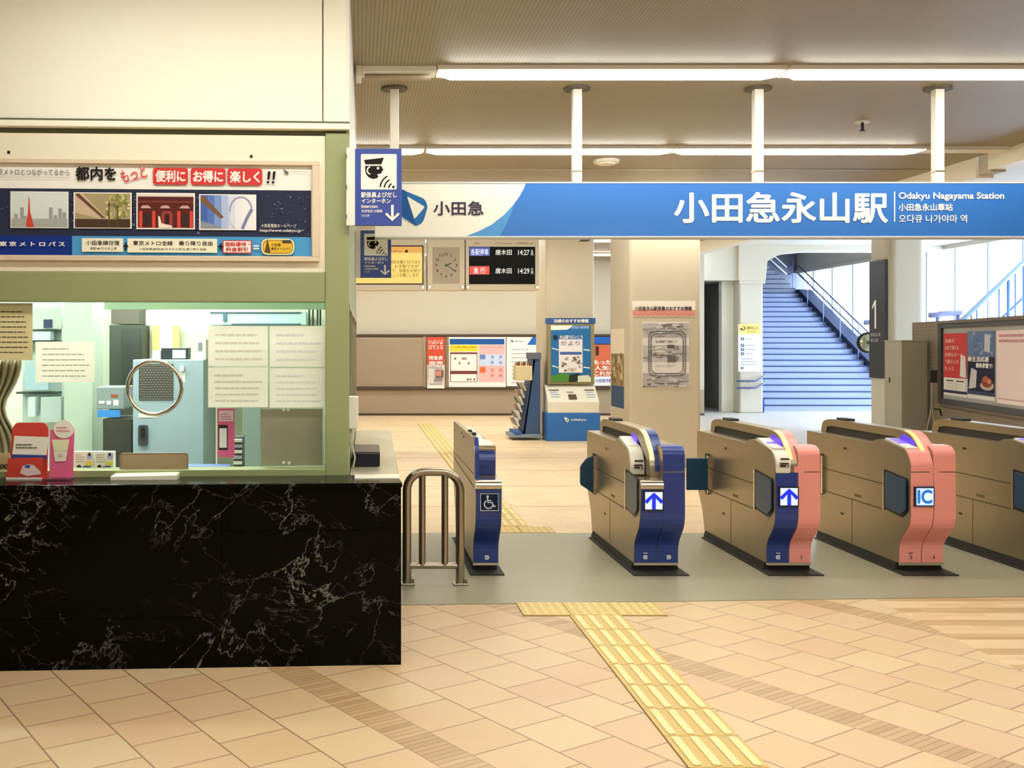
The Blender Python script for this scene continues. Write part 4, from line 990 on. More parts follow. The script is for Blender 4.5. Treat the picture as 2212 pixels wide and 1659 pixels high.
MB().box(X0 + .004, X0 + .03, 7.05, 7.12, .935, .955, DARK).box(X0 + .004, X0 + .03, 7.3, 7.38, .937, .952, DARK).build('sensor_cap', t, .004)
MB().box(X0 - .03, X0 + .20, 6.88, 8.22, .004, .012, DARK).build('floor_flange', t)
MB().box(X0 + .004, X0 + .168, 7.03, 8.24, .012, .066, DARK).build('plinth', t)
MB().box(X0, X0 + .175, 6.99, 7.0, .05, .067, CHROME).build('toe_strip', t)
S = MB(); S.box(X0 - .0012, X0, 6.93, 8.42, .68, .685, SEAM)
S.add([(X0 - .0012, 8.42, .64), (X0 - .0012, 8.42, .632), (X0 - .0012, 6.92, .59), (X0 - .0012, 6.92, .598)], [(0, 1, 2, 3)], SEAM); S.build('panel_seam', t)
for y, z in ((8.33, .86), (7.75, .885), (7.6, .872)): MB().box(X0 - .003, X0, y, y + .03, z, z + .012, BLACK).build('lock', t)
F = Loc((X0, 6.822, 0)); m = MB(); xc, zc, w = .09, .51, .003; PW = ink('#dfe6f2')
m.rect(F, xc - .062, zc - .058, xc + .062, zc + .058, ink('#17223f'), .001)
m.line(F, [(xc - .06, zc - .056), (xc + .06, zc - .056), (xc + .06, zc + .056), (xc - .06, zc + .056), (xc - .06, zc - .056)], .005, PW, w)
m.disc(F, xc - .012, zc + .037, .0085, .0085, PW, w, 12)
m.line(F, [(xc - .013, zc + .028), (xc - .010, zc - .002), (xc + .018, zc - .002), (xc + .03, zc - .03), (xc + .042, zc - .026)], .0085, PW, w)
m.rect(F, xc - .012, zc + .008, xc + .014, zc + .0145, PW, w)
m.arc(F, xc - .006, zc - .014, .028, 120, 345, .0075, PW, w, 18); m.build('wheelchair_symbol', t)
F = Loc((X0, 6.989, 0)); m = MB(); m.poly(F, [(.08, .09), (.104, .09), (.112, .105), (.104, .12), (.08, .12)], ink('#d8dce6'), .003).rect(F, .0905, .097, .0935, .113, NAVY, .005).build('number_mark', t)

# steel barrier
FY = 6.62
t = thing('steel_barrier', 'bent steel tube barrier standing between the counter and the slim gate', 'barrier', (.49, FY, .004))
def Bx(u): return PX(u, FY)
def Bz(v): return PZ(v, FY)
xl, xrr, ztop, rad = Bx(879), Bx(994), Bz(1019), .12
path = [(xl, FY, .004), (xl, FY, ztop - rad)] + [(xl + rad - rad * math.cos(a), FY, ztop - rad + rad * math.sin(a)) for a in [math.pi / 2 * i / 8 for i in range(1, 9)]]
path += [(xrr - rad + rad * math.sin(a), FY, ztop - rad + rad * math.cos(a)) for a in [math.pi / 2 * i / 8 for i in range(0, 9)]] + [(xrr, FY, .004)]
smooth_angle(MB().tube(path, .028, TUBEST, 14).build('hoop', t))
smooth_angle(MB().tube([(xl, FY, Bz(1222)), (xrr, FY, Bz(1222))], .021, TUBEST, 12).build('cross_bar', t))
for u in (912, 961): smooth_angle(MB().tube([(Bx(u), FY, Bz(1222)), (Bx(u), FY, ztop)], .022, TUBEST, 12).build('upright', t))
for x in (xl, xrr): MB().box(x - .045, x + .05, FY - .03, FY + .045, .004, .018, TUBEST).cyl(x + .038, FY - .015, .018, .045, .01, TUBEST, 8).build('foot', t, .004)
# ================================================================== hall beyond the gates
# suspended information boards
Y = 15.0; F = YF(Y)
HB = mat('board_casing', '#d9cfbb', .45)
def board(name, label, cat, u0, u1, scr):
    t = thing(name, label, cat, (PX((u0 + u1) / 2, Y), Y + .1, PZ(628, Y)))
    MB().block(F, u0, 440, u1, 627, -.3, 0, HB).build('casing', t, .01)
    for u in (u0 + 5, u1 - 5): MB().block(F, u - 3, 617, u + 3, 624, 0, .02, CHROME).build('knob', t, .004)
    for u in (u0 + 12, u1 - 12): MB().box(PX(u, Y) - .02, PX(u, Y) + .02, Y + .12, Y + .16, PZ(440, Y), CEIL_Z, WHITE).build('hanger', t)
    return t
t = board('information_board', 'hanging board with a yellow screen of dark text left of the clock', 'information board', 690, 919, 0)
MB().block(F, 700, 530, 915, 615, 0, .006, BROWNF).build('screen_frame', t)
m = MB(); m.rect(F, 703, 533, 912, 612, mat('yellow_screen', '#c8a850', .4, emit='#f2d77a', es=.3), .008)
m.rect(F, 703, 533, 912, 546, mat('amber_screen_band', '#b08030', .4, emit='#e0a74a', es=.3), .009); m.disc(F, 878, 543, 3.2, 3.2, ink('#4a3410'), .011, 10)
m.text(F, 'マナー', 838, 548, 868, 540, ink('#8a6a20'), 0, .011)
for i, s_ in enumerate(('ただいま駅員は改札を離れております', 'ご用の方は、お手数ですが', 'インターホンで、係員をお呼び', 'ください。よろしくお願いします')):
    m.text(F, s_, 800, 570 + 9.5 * i, 908 - 4 * (i % 2), 562 + 9.5 * i, ink('#6e5518'), 0, .011)
m.build('screen', t)
t = board('hanging_clock', 'square grey clock hanging between the yellow board and the departure board', 'clock', 923, 1004, 0)
m = MB(); m.rect(F, 934, 534, 993, 613, ink('#b9ae9c'), .003); cu, cv = 964, 573
for i in range(1, 13):
    a = math.radians(90 - 30 * i); u, v = cu + 22 * math.cos(a), cv - 24 * math.sin(a)
    h = .5 if i == 1 else 2 if i < 10 else 3.4; m.text(F, str(i), u - h, v + 2.6, u + h, v - 2.6, ink('#5a5144'), .02, .006)
m.build('dial', t)
m = MB(); m.line(F, [(961, 575), (975, 568.5)], 2, BLACK, .009).line(F, [(961, 571), (983.5, 586)], 1.4, BLACK, .010).disc(F, 964, 573, 1.8, 1.8, BLACK, .011, 10); m.build('clock_hands', t)
t = board('departure_board', 'hanging black departure board listing two train times', 'departure board', 1006, 1165, 0)
MB().block(F, 1010, 530, 1158, 617, 0, .004, HB).build('screen_frame', t)
m = MB(); m.rect(F, 1013, 533, 1156, 614, mat('black_screen', '#0a0908', .5, spec=.15), .006)
m.rect(F, 1014, 534, 1058, 553, mat('blue_led_label', '#1c2a70', .3, emit='#27358c', es=.45), .008).text(F, '各駅停車', 1017, 551, 1055, 538, glow('#e8ecff', .45), .02, .011)
m.rect(F, 1014, 575, 1057, 593, mat('red_led_label', '#a02818', .3, emit='#d84432', es=.4), .008).text(F, '急 行', 1023, 591, 1048, 578, glow('#fff0e8', .45), .02, .011)
for v, tm, a, b in ((551, '14:27', '6', '両'), (591, '14:29', '10', '両')):
    m.text(F, '唐木田', 1070, v, 1105, v - 12, glow('#fff6e8', .45), .01, .011); m.text(F, tm, 1119, v, 1143, v - 11, glow('#fff6e8', .45), .01, .011)
    m.text(F, a, 1147, v - 6, 1151, v - 12, glow('#fff6e8', .45), 0, .011); m.text(F, b, 1146, v + 1, 1152, v - 5, glow('#fff6e8', .45), 0, .011)
m.build('screen', t)
m = MB(); m.text(F, 'for Odakyu-Tama-Center, Karakida', 1014, 519, 1094, 514, ink('#8a7a6a'), 0, .004)
m.text(F, '種別', 1025, 527.5, 1036, 523.5, ink('#8a7a6a'), 0, .004); m.text(F, '行 先 destination', 1070, 527.5, 1106, 523.5, ink('#8a7a6a'), 0, .004); m.text(F, '発車時刻 time', 1117, 527.5, 1152, 523.5, ink('#8a7a6a'), 0, .004)
m.rect(F, 1124, 505, 1140, 518, ink('#2a3a98'), .004).text(F, '1', 1130, 516, 1134, 508, PWHITE, .02, .007).build('lettering', t)
x = PX(1262, 14.6)
t = thing('camera', 'small dark camera under the ceiling right of the departure board', 'camera', (x, 14.6, PZ(520, 14.6)))
MB().box(x - .07, x + .07, 14.5, 14.7, PZ(521, 14.6), PZ(508, 14.6), BLACK).build('body', t, .01); MB().box(x - .015, x + .015, 14.6, 14.63, PZ(508, 14.6), CEIL_Z, WHITE).build('bracket', t)

# notice board band on the far wall
Y = 22.62; F = YF(Y); ub = CX
t = thing('notice_board', 'long brown framed notice board on the far wall with a bare taupe panel', 'notice board', (1.5, Y, PZ(840, Y)))
MB().block(F, 640, 722, 1500, 727, -.06, .05, BROWNF).block(F, 640, 836, 1500, 842, -.06, .05, BROWNF).build('frame', t, .004)
MB().block(F, 640, 727, 1500, 836, -.06, .0, GREYB).build('backing', t)
MB().block(F, 760, 729, 917, 834, .0, .02, mat('bare_panel_trim', '#b6a48c', .6)).block(F, 763, 732, 914, 831, .02, .03, GREYB).build('bare_panel', t)
MB().block(F, 914, 727, 920, 836, 0, .04, STEEL).block(F, 964, 727, 967, 836, 0, .04, STEEL).build('divider', t)
def sheet(name, label, F, u0, v0, u1, v1, paper, w0, cat='poster', dep=.004, bord=None):
    t = thing(name, label, cat, F((u0 + u1) / 2, v1, w0)); MB().block(F, u0, v0, u1, v1, w0, w0 + dep, paper).build('sheet', t); return t
W0 = .012
t = sheet('poster', 'narrow red poster with white lettering on the far notice board', F, 922, 728, 960, 839, ink('#d8d2ca'), .052, dep=.01)
m = MB(); w = .066; m.rect(F, 922, 728, 960, 788, ink('#d0503a'), w)
for i, s_ in enumerate(('いよいよ', 'ロマンス', '', '特急券', '発売')): 
    if s_: m.text(F, s_, 926, 743 + i * 11.5, 956, 734 + i * 11.5, PWHITE, .02, w + .006)
for i in range(34):
    rr = random.Random(i); m.rect(F, 923 + rr.random() * 32, 788 + rr.random() * 38, 927 + rr.random() * 32, 792 + rr.random() * 40, ink(rr.choice(['#6b5a54', '#b9aeb2', '#8a8490', '#d9cfc4', '#c98a70'])), w + .003)
m.rect(F, 923, 832, 959, 838, PWHITE, w + .006).build('print', t)
t = sheet('poster', 'large notice sheet with a blue header, a yellow half and a pink half', F, 969, 728, 1092, 836, PWHITE, W0, dep=.02)
m = MB(); w = W0 + .024; m.rect(F, 971, 732, 1089, 744, ink('#24589c'), w).rect(F, 971, 745, 1032, 759, ink('#f0d23c'), w).text(F, 'バス乗り場のご案内', 975, 752, 1028, 748, ink('#8a7a1c'), 0, w + .006)
m.rect(F, 972, 761, 1031, 825, ink('#7a4038'), w).rect(F, 973.5, 765, 1029.5, 801, ink('#f6ece4'), w + .004).rect(F, 973.5, 808, 1029.5, 824, ink('#faf4ee'), w + .004)
for u, v in ((981, 772), (998, 772), (1003, 772), (990, 782), (1010, 782), (1008, 817), (1014, 817), (1022, 817)): m.rect(F, u, v, u + 4, v + 5, ink('#8a7870'), w + .008)
m.rect(F, 1034, 745, 1090, 825, ink('#f0b9b6'), w).text(F, 'エレベーターのご案内', 1039, 752, 1084, 748, ink('#c05a64'), 0, w + .006)
m.rect(F, 1035, 766, 1089, 790, ink('#c9d6ee'), w + .004).rect(F, 1036, 766, 1048, 776, ink('#6c86c4'), w + .008).rect(F, 1036, 793, 1048, 805, ink('#e0713a'), w + .008)
for u in (1060, 1078):
    for v in (768, 780, 796, 808): m.rect(F, u, v, u + 6, v + 6, ink(['#8aa0d0', '#d88a80'][v > 790]), w + .008)
m.build('print', t)
t = sheet('poster', 'white route poster with a small blue corner beside the leaflet rack', F, 1094, 728, 1170, 834, PWHITE, W0, dep=.02)
m = MB(); m.poly(F, [(1150, 728), (1170, 728), (1170, 745), (1138, 745)], ink('#2c6cba'), w).text(F, 'odakyu', 1108, 740, 1130, 735, ink('#5a6a8a'), 0, w).poly(F, [(1102, 733), (1108, 736), (1106, 741)], ink('#4a4a5a'), w)
m.lines(F, 1104, 830, 1160, 750, 9, ink('#b9bccc'), .3, w, 5).build('print', t)
t = sheet('poster', 'red poster with large white writing between the two square pillars', F, 1276, 745, 1336, 833, ink('#cf6a4a'), W0, dep=.05)
m = MB(); w = W0 + .056; m.rect(F, 1276, 728, 1336, 742, ink('#2a62b8'), w).rect(F, 1285, 748, 1292, 768, ink('#4a2c24'), w)
for i, s_ in enumerate(('もったい', '人生は', 'これから')): m.text(F, s_, 1282, 787 + 12 * i, 1330, 778 + 12 * i, PWHITE, .03, w + .006)
m.rect(F, 1276, 813, 1336, 833, ink('#e8ecf4'), w).text(F, '小田急不動産', 1284, 826, 1328, 818, ink('#3a5aa8'), .01, w + .006).build('print', t)

# leaflet rack, seen from its side
t = thing('leaflet_rack', 'slanted blue leaflet rack full of folders beside the kiosk', 'leaflet rack', (2.7, 16.6, 0))
ry0 = 16.75; FR = YF(16.72)
def rp(u, v, y=16.72): return (PX(u, 16.72), y, PZ(v, 16.72))
RB = mat('rack_navy', '#34527e', .5)
m = MB(); side = [(1148, 765), (1168, 762), (1168, 936), (1128, 936)]
m.plate(FR, [(1154, 763), (1168, 763), (1168, 940), (1130, 940), (1146, 838)], -.06, -.03, RB); m.build('side_panel', t)
m = MB(); m.plate(FR, [(1154, 763), (1168, 763), (1168, 940), (1130, 940), (1146, 838)], -.62, -.59, RB); m.build('side_panel', t)
m = MB(); m.plate(FR, [(1155, 763), (1159, 763), (1134, 940), (1130, 940)], -.62, -.03, RB); m.build('sloping_back', t)
MB().block(FR, 1104, 938, 1169, 945.5, -.62, 0, mat('rack_base', '#7f8fa0', .5)).build('base', t, .005)
MB().block(FR, 1112, 932, 1126, 940, -.62, .0, mat('rack_blue_tray', '#2c62a8', .5)).build('bottom_tray', t)
MB().block(FR, 1150, 762, 1169, 776, -.62, .0, mat('rack_head', '#5a6478', .5)).build('head_board', t)
for i in range(6):
    v = 845 + i * 15.5; u = 1146 - i * 3.0
    m = MB(); m.plate(FR, [(u - 17, v - 7), (u + 3, v + 2), (u + 3, v + 6), (u - 14, v + 5)], -.60, -.04, ACRY); m.build('pocket', t)
for i in range(6):
    v = 840 + i * 15.5; u = 1143 - i * 3.0; rr = random.Random(i)
    for j in range(3):
        c = mat('leaflet_' + 'abcdef'[(i * 3 + j) % 6], ['#e6ded2', '#b9c2b4', '#6d7258', '#d9d6d4', '#8e8c88', '#cfa98a'][(i * 3 + j) % 6], .6)
        o = MB().plate(FR, [(u - 13 - j * 2, v - 13 + j), (u - 11 - j * 2, v - 14 + j), (u - 3 - j * 1.5, v + 4), (u - 6 - j * 1.5, v + 5)], -.24 - .17 * j, -.10 - .17 * j, c).build('leaflet')
        tag(o, 'folded leaflet standing in a pocket of the slanted rack', 'leaflet', 'leaflets in the slanted rack')
F6 = YF(16.6)
t = thing('leaflet_box', 'clear box of small cards clipped high on the slanted leaflet rack', 'box', F6(1135, 822, 0))
MB().block(F6, 1114, 790, 1150, 822, -.3, 0, mat('cream_card_box', '#d2c49a', .4)).build('body', t, .01)
m = MB()
for i in range(8): m.block(F6, 1116 + i * 4.2, 784 - (i % 3) * 2, 1119 + i * 4.2, 792, -.2, -.05, mat('card_' + 'abc'[i % 3], ['#b86a3a', '#5a4632', '#c9b98a'][i % 3], .6))
m.build('cards', t)

# kiosk
KY = 16.58; F = YF(KY)
t = thing('information_kiosk', 'blue and white kiosk with a tall framed poster and sloping desk', 'kiosk', (PX(1238, KY), KY + .25, 0))
FB = YF(16.85)
MB().block(F, 1181, 892, 1297, CY + EYE * FOC / KY, -.42, 0, BLUEK).build('blue_base', t, .01)
m = MB(); x0, x1 = PX(1184, KY), PX(1295, KY)
m.px([(16.59, PZ(892, KY)), (16.59, PZ(868, KY)), (16.92, PZ(831, 16.92)), (17.0, PZ(831, 17.0)), (17.0, PZ(892, KY))], x0, x1, IVORY); m.build('desk', t, .006)
yy0, yy1, za, zb_ = 16.59, 16.92, PZ(868, KY), PZ(831, 16.92)
FD = Loc((x0, yy0, za), (1, 0, 0), (0, (yy1 - yy0), (zb_ - za)), (0, -.6, .8)); Wk = x1 - x0
m = MB(); m.rect(FD, .42 * Wk, .12, .58 * Wk, .42, mat('brown_slot', '#5a4436', .5), .004)
for a in (.08, .78): m.lines(FD, a * Wk, .2, (a + .18) * Wk, .62, 3, ink('#9db0c8'), .4, .004, 4)
for a in (.06, .76): m.rect(FD, a * Wk, .64, (a + .2) * Wk, .70, ink('#5a5a58'), .004)
m.rect(FD, .40 * Wk, .52, .54 * Wk, .58, ink('#8a8680'), .004).build('desk_marks', t)
OLV = mat('olive_metal_frame', '#8d8258', .45)
MB().block(FB, 1183, 699, 1284, 830, -.12, 0, OLV).build('poster_case', t, .006)
MB().block(FB, 1180, 687, 1286, 699, -.12, .01, mat('kiosk_head_blue', '#2a5590', .4)).build('head_board', t)
m = MB(); m.text(FB, '沿線のおすすめ情報', 1196, 697, 1271, 689.5, PWHITE, .02, .014)
m.build('head_lettering', t)
m = MB(); w = .003
m.rect(FB, 1190, 703, 1276, 825, ink('#2d6ea8'), w).poly(FB, [(1190, 703), (1238, 703), (1226, 712), (1190, 713)], PWHITE, w + .003).text(FB, '小田急沿線情報', 1232, 710, 1272, 704, ink('#cfe0f0'), 0, w + .004)
m.disc(FB, 1200, 729, 5, 6, ink('#27313c'), w + .003).text(FB, '大山詣でにいこう', 1209, 732, 1258, 724, PWHITE, .02, w + .004)
m.rect(FB, 1207, 733, 1258, 805, ink('#e8e4e6'), w + .004).text(FB, 'だより', 1211, 746, 1252, 737, ink('#8a8490'), .02, w + .008).rect(FB, 1209, 760, 1256, 766, ink('#4a64a0'), w + .007)
rr = random.Random(3)
for i in range(26): u, v = 1210 + rr.random() * 40, 769 + rr.random() * 30; m.rect(FB, u, v, u + 3 + rr.random() * 5, v + 2 + rr.random() * 4, ink(rr.choice(['#9a948c', '#b9b4ae', '#6a645a', '#c9c2b4'])), w + .008)
m.poly(FB, [(1190, 812), (1205, 808), (1222, 806), (1240, 812), (1240, 825), (1190, 825)], ink('#4f8a3a'), w + .004).poly(FB, [(1230, 810), (1250, 806), (1256, 816), (1240, 825), (1228, 825)], ink('#2a3428'), w + .006).poly(FB, [(1248, 812), (1270, 810), (1276, 816), (1276, 825), (1248, 825)], ink('#d8dcc4'), w + .007)
for v in (752, 790): m.line(FB, [(1192, v), (1206, v + 4)], 2, PWHITE, w + .003); m.line(FB, [(1260, v + 3), (1274, v + 5)], 2.4, PWHITE, w + .003)
m.build('poster_print', t)
m = MB(); m.text(F, 'odakyu', 1233, 910, 1266, 904, PWHITE, .02, .004).poly(F, [(1218, 901), (1224, 902), (1230, 907), (1226, 913), (1221, 908)], PWHITE, .004).poly(F, [(1223, 905), (1228, 907), (1225, 910)], BLUEK, .006).build('base_lettering', t)

# posters on the big pillar
F = YF(13.0)
t = sheet('poster', 'grey and white rail poster with a track loop on the big square pillar', F, 1387, 695, 1489, 836, ink('#ddd6d2'), .001)
m = MB(); w = .006; rr = random.Random(11)
m.rect(F, 1388, 698, 1488, 729, ink('#b7b1b1'), w).rect(F, 1388, 746, 1488, 782, ink('#bcb6b6'), w).rect(F, 1388, 806, 1488, 835, ink('#aea8a9'), w)
for i in range(150):
    v = rr.choice([rr.uniform(698, 726), rr.uniform(748, 778), rr.uniform(808, 834)]); u = rr.uniform(1388, 1470); l = rr.uniform(6, 24)
    m.poly(F, [(u, v), (min(u + l, 1489), v + rr.uniform(-2, 2)), (min(u + l, 1489), v + rr.uniform(1, 4)), (u, v + rr.uniform(1.5, 4))], ink(rr.choice(['#8c8688', '#a8a2a4', '#c4bec0', '#6f696c', '#d8d2d2'])), w)
for ins in (0, 5): m.line(F, (lambda q: q + [q[0]])(rrect(1401 + ins, 716 + ins, 1480 - ins, 812 - ins, 14)), 1.6, ink('#55535a'), w + .003)
for i in range(15):
    v = 728 + i * 5.2
    for u in (1401, 1475): m.rect(F, u, v, u + 5, v + 1, ink('#6a686e'), w + .0032)
m.text(F, '冬は箱根で 湯めぐり', 1415, 741, 1462, 735, ink('#4c484c'), .01, w + .004).rect(F, 1441, 745, 1456, 752, ink('#5c585a'), w + .004).rect(F, 1441, 768, 1459, 782, ink('#6a6668'), w + .004).text(F, '小田急で出かけよう', 1414, 793, 1448, 788, ink('#8c888a'), 0, w + .004)
m.build('print', t)
t = sheet('banner', 'narrow white and pink banner with black writing above the rail poster', F, 1366, 650, 1502, 684, ink('#ece2d8'), .001, 'banner')
m = MB(); m.rect(F, 1366, 670, 1502, 683, ink('#d9948a'), w).text(F, '小田急永山駅係員のおすすめ情報', 1371, 671, 1494, 662, ink('#3c2c26'), .025, w + .003)
for i in range(30): m.disc(F, 1370 + i * 4.4, 678 + (i * 7 % 5) - 2, 1.6, 1.4, ink('#c87468'), w + .002, 6)
m.build('print', t)
FL = Face((3.46, 13.05), (3.46, 14.05))
class FaceX:                              # frame on the left side of a pillar: u is depth y, v is height z
    def __init__(s, x): s.x = x
    def __call__(s, u, v, w=0.0): return (s.x - w, u, v)
FL = FaceX(3.46)
t = sheet('poster', 'tall narrow brown and navy poster on the left side of the big pillar', FL, 13.95, .72, 13.25, 1.78, ink('#e6dcc6'), .001)
m = MB(); m.rect(FL, 13.94, .73, 13.26, 1.02, ink('#3a5478'), .006).rect(FL, 13.94, 1.02, 13.26, 1.45, ink('#9a8460'), .006); rr = random.Random(5)
for i in range(40): a, b = 13.3 + rr.random() * .55, 1.03 + rr.random() * .36; m.rect(FL, a, b, a + .05, b + .08, ink(rr.choice(['#6d5838', '#c4b08a', '#8a7248', '#d8c8a4'])), .008)
m.lines(FL, 13.9, 1.5, 13.3, 1.74, 3, ink('#9c947c'), .4, .008).lines(FL, 13.9, .78, 13.3, .95, 2, ink('#dfe6f0'), .4, .008); m.build('print', t)

# black numbered sign on the side of the rounded pillar
t = thing('number_sign', 'tall black sign with a white figure 1 on the side of the rounded pillar', 'sign', (9.19, 18.0, .95))
FN = FaceX(9.20)
ya, yb = 18.30, 17.76
MB().block(FN, ya, .98, yb, 3.06, -.03, .03, mat('sign_charcoal', '#2b2a30', .4)).build('panel', t, .004)
m = MB(); m.rect(FN, 18.10, 1.86, 18.045, 2.36, PWHITE, .034).poly(FN, [(18.10, 2.36), (18.10, 2.27), (18.19, 2.20), (18.19, 2.25)], PWHITE, .034)
m.text(FN, '駅前広場', 18.24, 1.72, 17.9, 1.78, ink('#c9c7cc'), 0, .034); m.text(FN, '南口方面', 18.24, 1.62, 17.98, 1.68, ink('#c9c7cc'), 0, .034); m.lines(FN, 18.24, 1.40, 17.9, 1.58, 3, ink('#8a888e'), .4, .034); m.build('lettering', t)
t = thing('convex_mirror', 'round convex mirror beside the tall black sign', 'mirror', (9.24, 18.6, 1.5))
c = Vector((PX(1874, 18.6), 18.6, PZ(740, 18.6))); MB().tube([tuple(c + Vector((0, -.02, 0))), tuple(c + Vector((0, .03, 0)))], .19, DARK, 24).build('rim', t)
MB().tube([tuple(c + Vector((0, -.02, 0))), tuple(c + Vector((0, -.045, 0))), tuple(c + Vector((0, -.06, 0)))], [.165, .14, .06], mat('mirror_face', '#c9d2c0', .1, .7), 24).build('mirror_face', t, smooth=True)
MB().box(c.x - .015, c.x + .015, 18.39, c.y, c.z - .03, c.z + .03, DARK).build('bracket', t)

# guide sign and handrail on the stair-foot pillar
F = YF(23.5)
t = sheet('guide_sign', 'white guide sign with a yellow heading on the stair-foot pillar', F, 1594, 700, 1641, 803, ink('#eef2f4'), .001, 'guide sign', .03)
m = MB(); w = .035; m.rect(F, 1594, 700, 1641, 722, ink('#f2d27c'), w)
m.arc(F, 1604, 709, 4, -90, 180, 1.8, BLACK, w + .006); m.poly(F, [(1597, 709), (1603, 709), (1600, 714)], BLACK, w + .007); m.text(F, '改札口', 1612, 712, 1636, 705, ink('#8a7430'), .01, w + .006).text(F, 'Ticket Gates', 1612, 718, 1632, 714.5, ink('#8a7430'), 0, w + .006)
for i, v in enumerate((729, 743, 752, 761)): m.rect(F, 1599, v, 1606, v + 6, ink('#3c4a66'), w + .006); m.rect(F, 1601, v + 1.5, 1604, v + 4, PWHITE, w + .008); m.lines(F, 1610, v + 5, 1634, v + 1, 1, ink('#98a4b4'), .5, w + .006, i + 2)
m.lines(F, 1599, 790, 1634, 772, 3, ink('#8d98a8'), .3, w + .006, 9); m.line(F, [(1599, 795), (1606, 795)], 1.5, BLACK, w + .006); m.line(F, [(1602, 792), (1599, 795), (1602, 798)], 1.5, BLACK, w + .006)
m.build('print', t)
t = thing('handrail', 'double blue grey handrail at the stair-foot pillar', 'handrail', (9.1, 23.3, .8))
RAILM = mat('blue_grey_rail', '#66729c', .3, .4)
for v, z0 in ((823, 0), (838, 0)):
    a = YF(23.35)
    MB().tube([a(1591, v, 0), a(1632, v, 0), a(1646, v - 7, 0), YF(23.7)(1652, v - 12, 0), YF(24.1)(1652, v - 14, 0)], .022, RAILM, 8).build('rail', t, smooth=True)
    for u in (1600, 1622): MB().tube([a(u, v, 0), a(u, v + 3, -.15)], .012, RAILM, 6).build('bracket', t)

# ------------------------------------------------------------------ stairs
t = thing('staircase', 'wide pale stone staircase rising to a landing beside the windows', 'staircase', (11.2, 27, 0))
SX0, SX1, SYY, RUN, RISE = 9.05, 13.04, 24.2, .3, .1488
for k in range(21):
    y = SYY + RUN * k; z = RISE * (k + 1)
    y1 = y + RUN + .02 if k < 20 else 31.4
    MB().box(SX0, SX1 if k < 20 else 13.44, y, y1, max(0, z - RISE - .04), z - .03, STEPM).box(SX0, SX1, y - .012, y + .03, z - .03, z + .001, NOSE).box(SX0, SX1 if k < 20 else 13.44, y + .03, y1, z - .03, z, STEPM).build('step', t)
m = MB(); m.add([], [], NOSE); Ltop = 30.2
m.px([(24.0, 0), (24.0, .12), (24.2, .24), (30.2, 3.22), (31.39, 3.25), (31.39, 3.0), (30.4, 3.0), (24.6, 0)], SX1, SX1 + .36, mat('stair_stringer', '#1b2340', .8)); m.build('stringer', t)
for i in range(12):
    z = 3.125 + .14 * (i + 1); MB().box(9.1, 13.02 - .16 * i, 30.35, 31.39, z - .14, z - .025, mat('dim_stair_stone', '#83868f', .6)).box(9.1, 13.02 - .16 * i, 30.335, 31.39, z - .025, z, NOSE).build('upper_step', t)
for dz in (.62, .86):
    MB().tube([(12.95, 24.1, .15 + dz), (12.95, 30.0, 3.05 + dz)], .022, RAILM, 8).build('handrail', t, smooth=True)
PR = mat('pale_rail', '#d6d8de', .3, .3)
for dz in (.64, .86):
    MB().tube([(13.15, 31.28, 3.1 + dz), (12.2, 31.28, 3.94 + dz), (11.4, 31.28, 4.64 + dz)], .022, PR, 8).build('upper_handrail', t, smooth=True)
    MB().tube([(13.15, 31.28, 3.1 + dz), (13.45, 31.28, 3.14 + dz)], .022, RAILM, 8).build('upper_handrail', t, smooth=True)
for k in range(7):
    y = 24.4 + k; z = (y - 24.2) / RUN * RISE + .1
    MB().cyl(12.95, y, z, z + .9, .014, RAILM, 8).build('baluster', t)
# railing of the second stair behind the low wall
Y = 19.5; F = YF(Y)
t = thing('stair_railing', 'light blue sloping railing of the stair behind the low brown wall', 'railing', (12.3, Y, 0))
RL = mat('pale_blue_rail', '#9fbfe0', .35); RLP = mat('blue_post', '#5f86bf', .4)
def tube_px(pts, r, m_): return MB().tube([F(u, v, 0) for u, v in pts], r, m_, 8)
tube_px([(2078, 692), (2320, 464)], .05, RL).build('handrail', t, smooth=True)
tube_px([(2150, 700), (2320, 540)], .02, RLP).build('lower_rail', t, smooth=True)
for u in (2098, 2110, 2158, 2178, 2193, 2212, 2260): MB().tube([F(u, 692 - (u - 2078) * .942, 0), (PX(u, Y), Y, 0.0)], .03 if u in (2178, 2260) else .016, RLP, 8).build('post', t, smooth=True)
t = thing('window_rail', 'dark horizontal rail before the windows left of the sloping railing', 'railing', (10.9, 19.6, 0))
MB().tube([YF(19.7)(u, v, 0) for u, v in ((2008, 681), (2026, 680), (2030, 678), (2076, 676))], .055, mat('violet_grey_rail', '#7c80a8', .4), 10).build('rail', t, smooth=True)
for u in (2026, 2070): MB().cyl(PX(u, 19.7), 19.7, 0, PZ(678, 19.7), .04, MATS['violet_grey_rail'], 10).build('post', t)
t = thing('window_rail', 'short dark rail before the windows left of the tall black sign', 'railing', (11.6, 22.6, 0))
MB().tube([YF(22.6)(u, v, 0) for u, v in ((1868, 697), (1905, 694))], .06, MATS['violet_grey_rail'], 10).build('rail', t, smooth=True)
for u in (1903,): MB().cyl(PX(u, 22.6), 22.6, 0, PZ(696, 22.6), .03, MATS['violet_grey_rail'], 10).build('post', t)

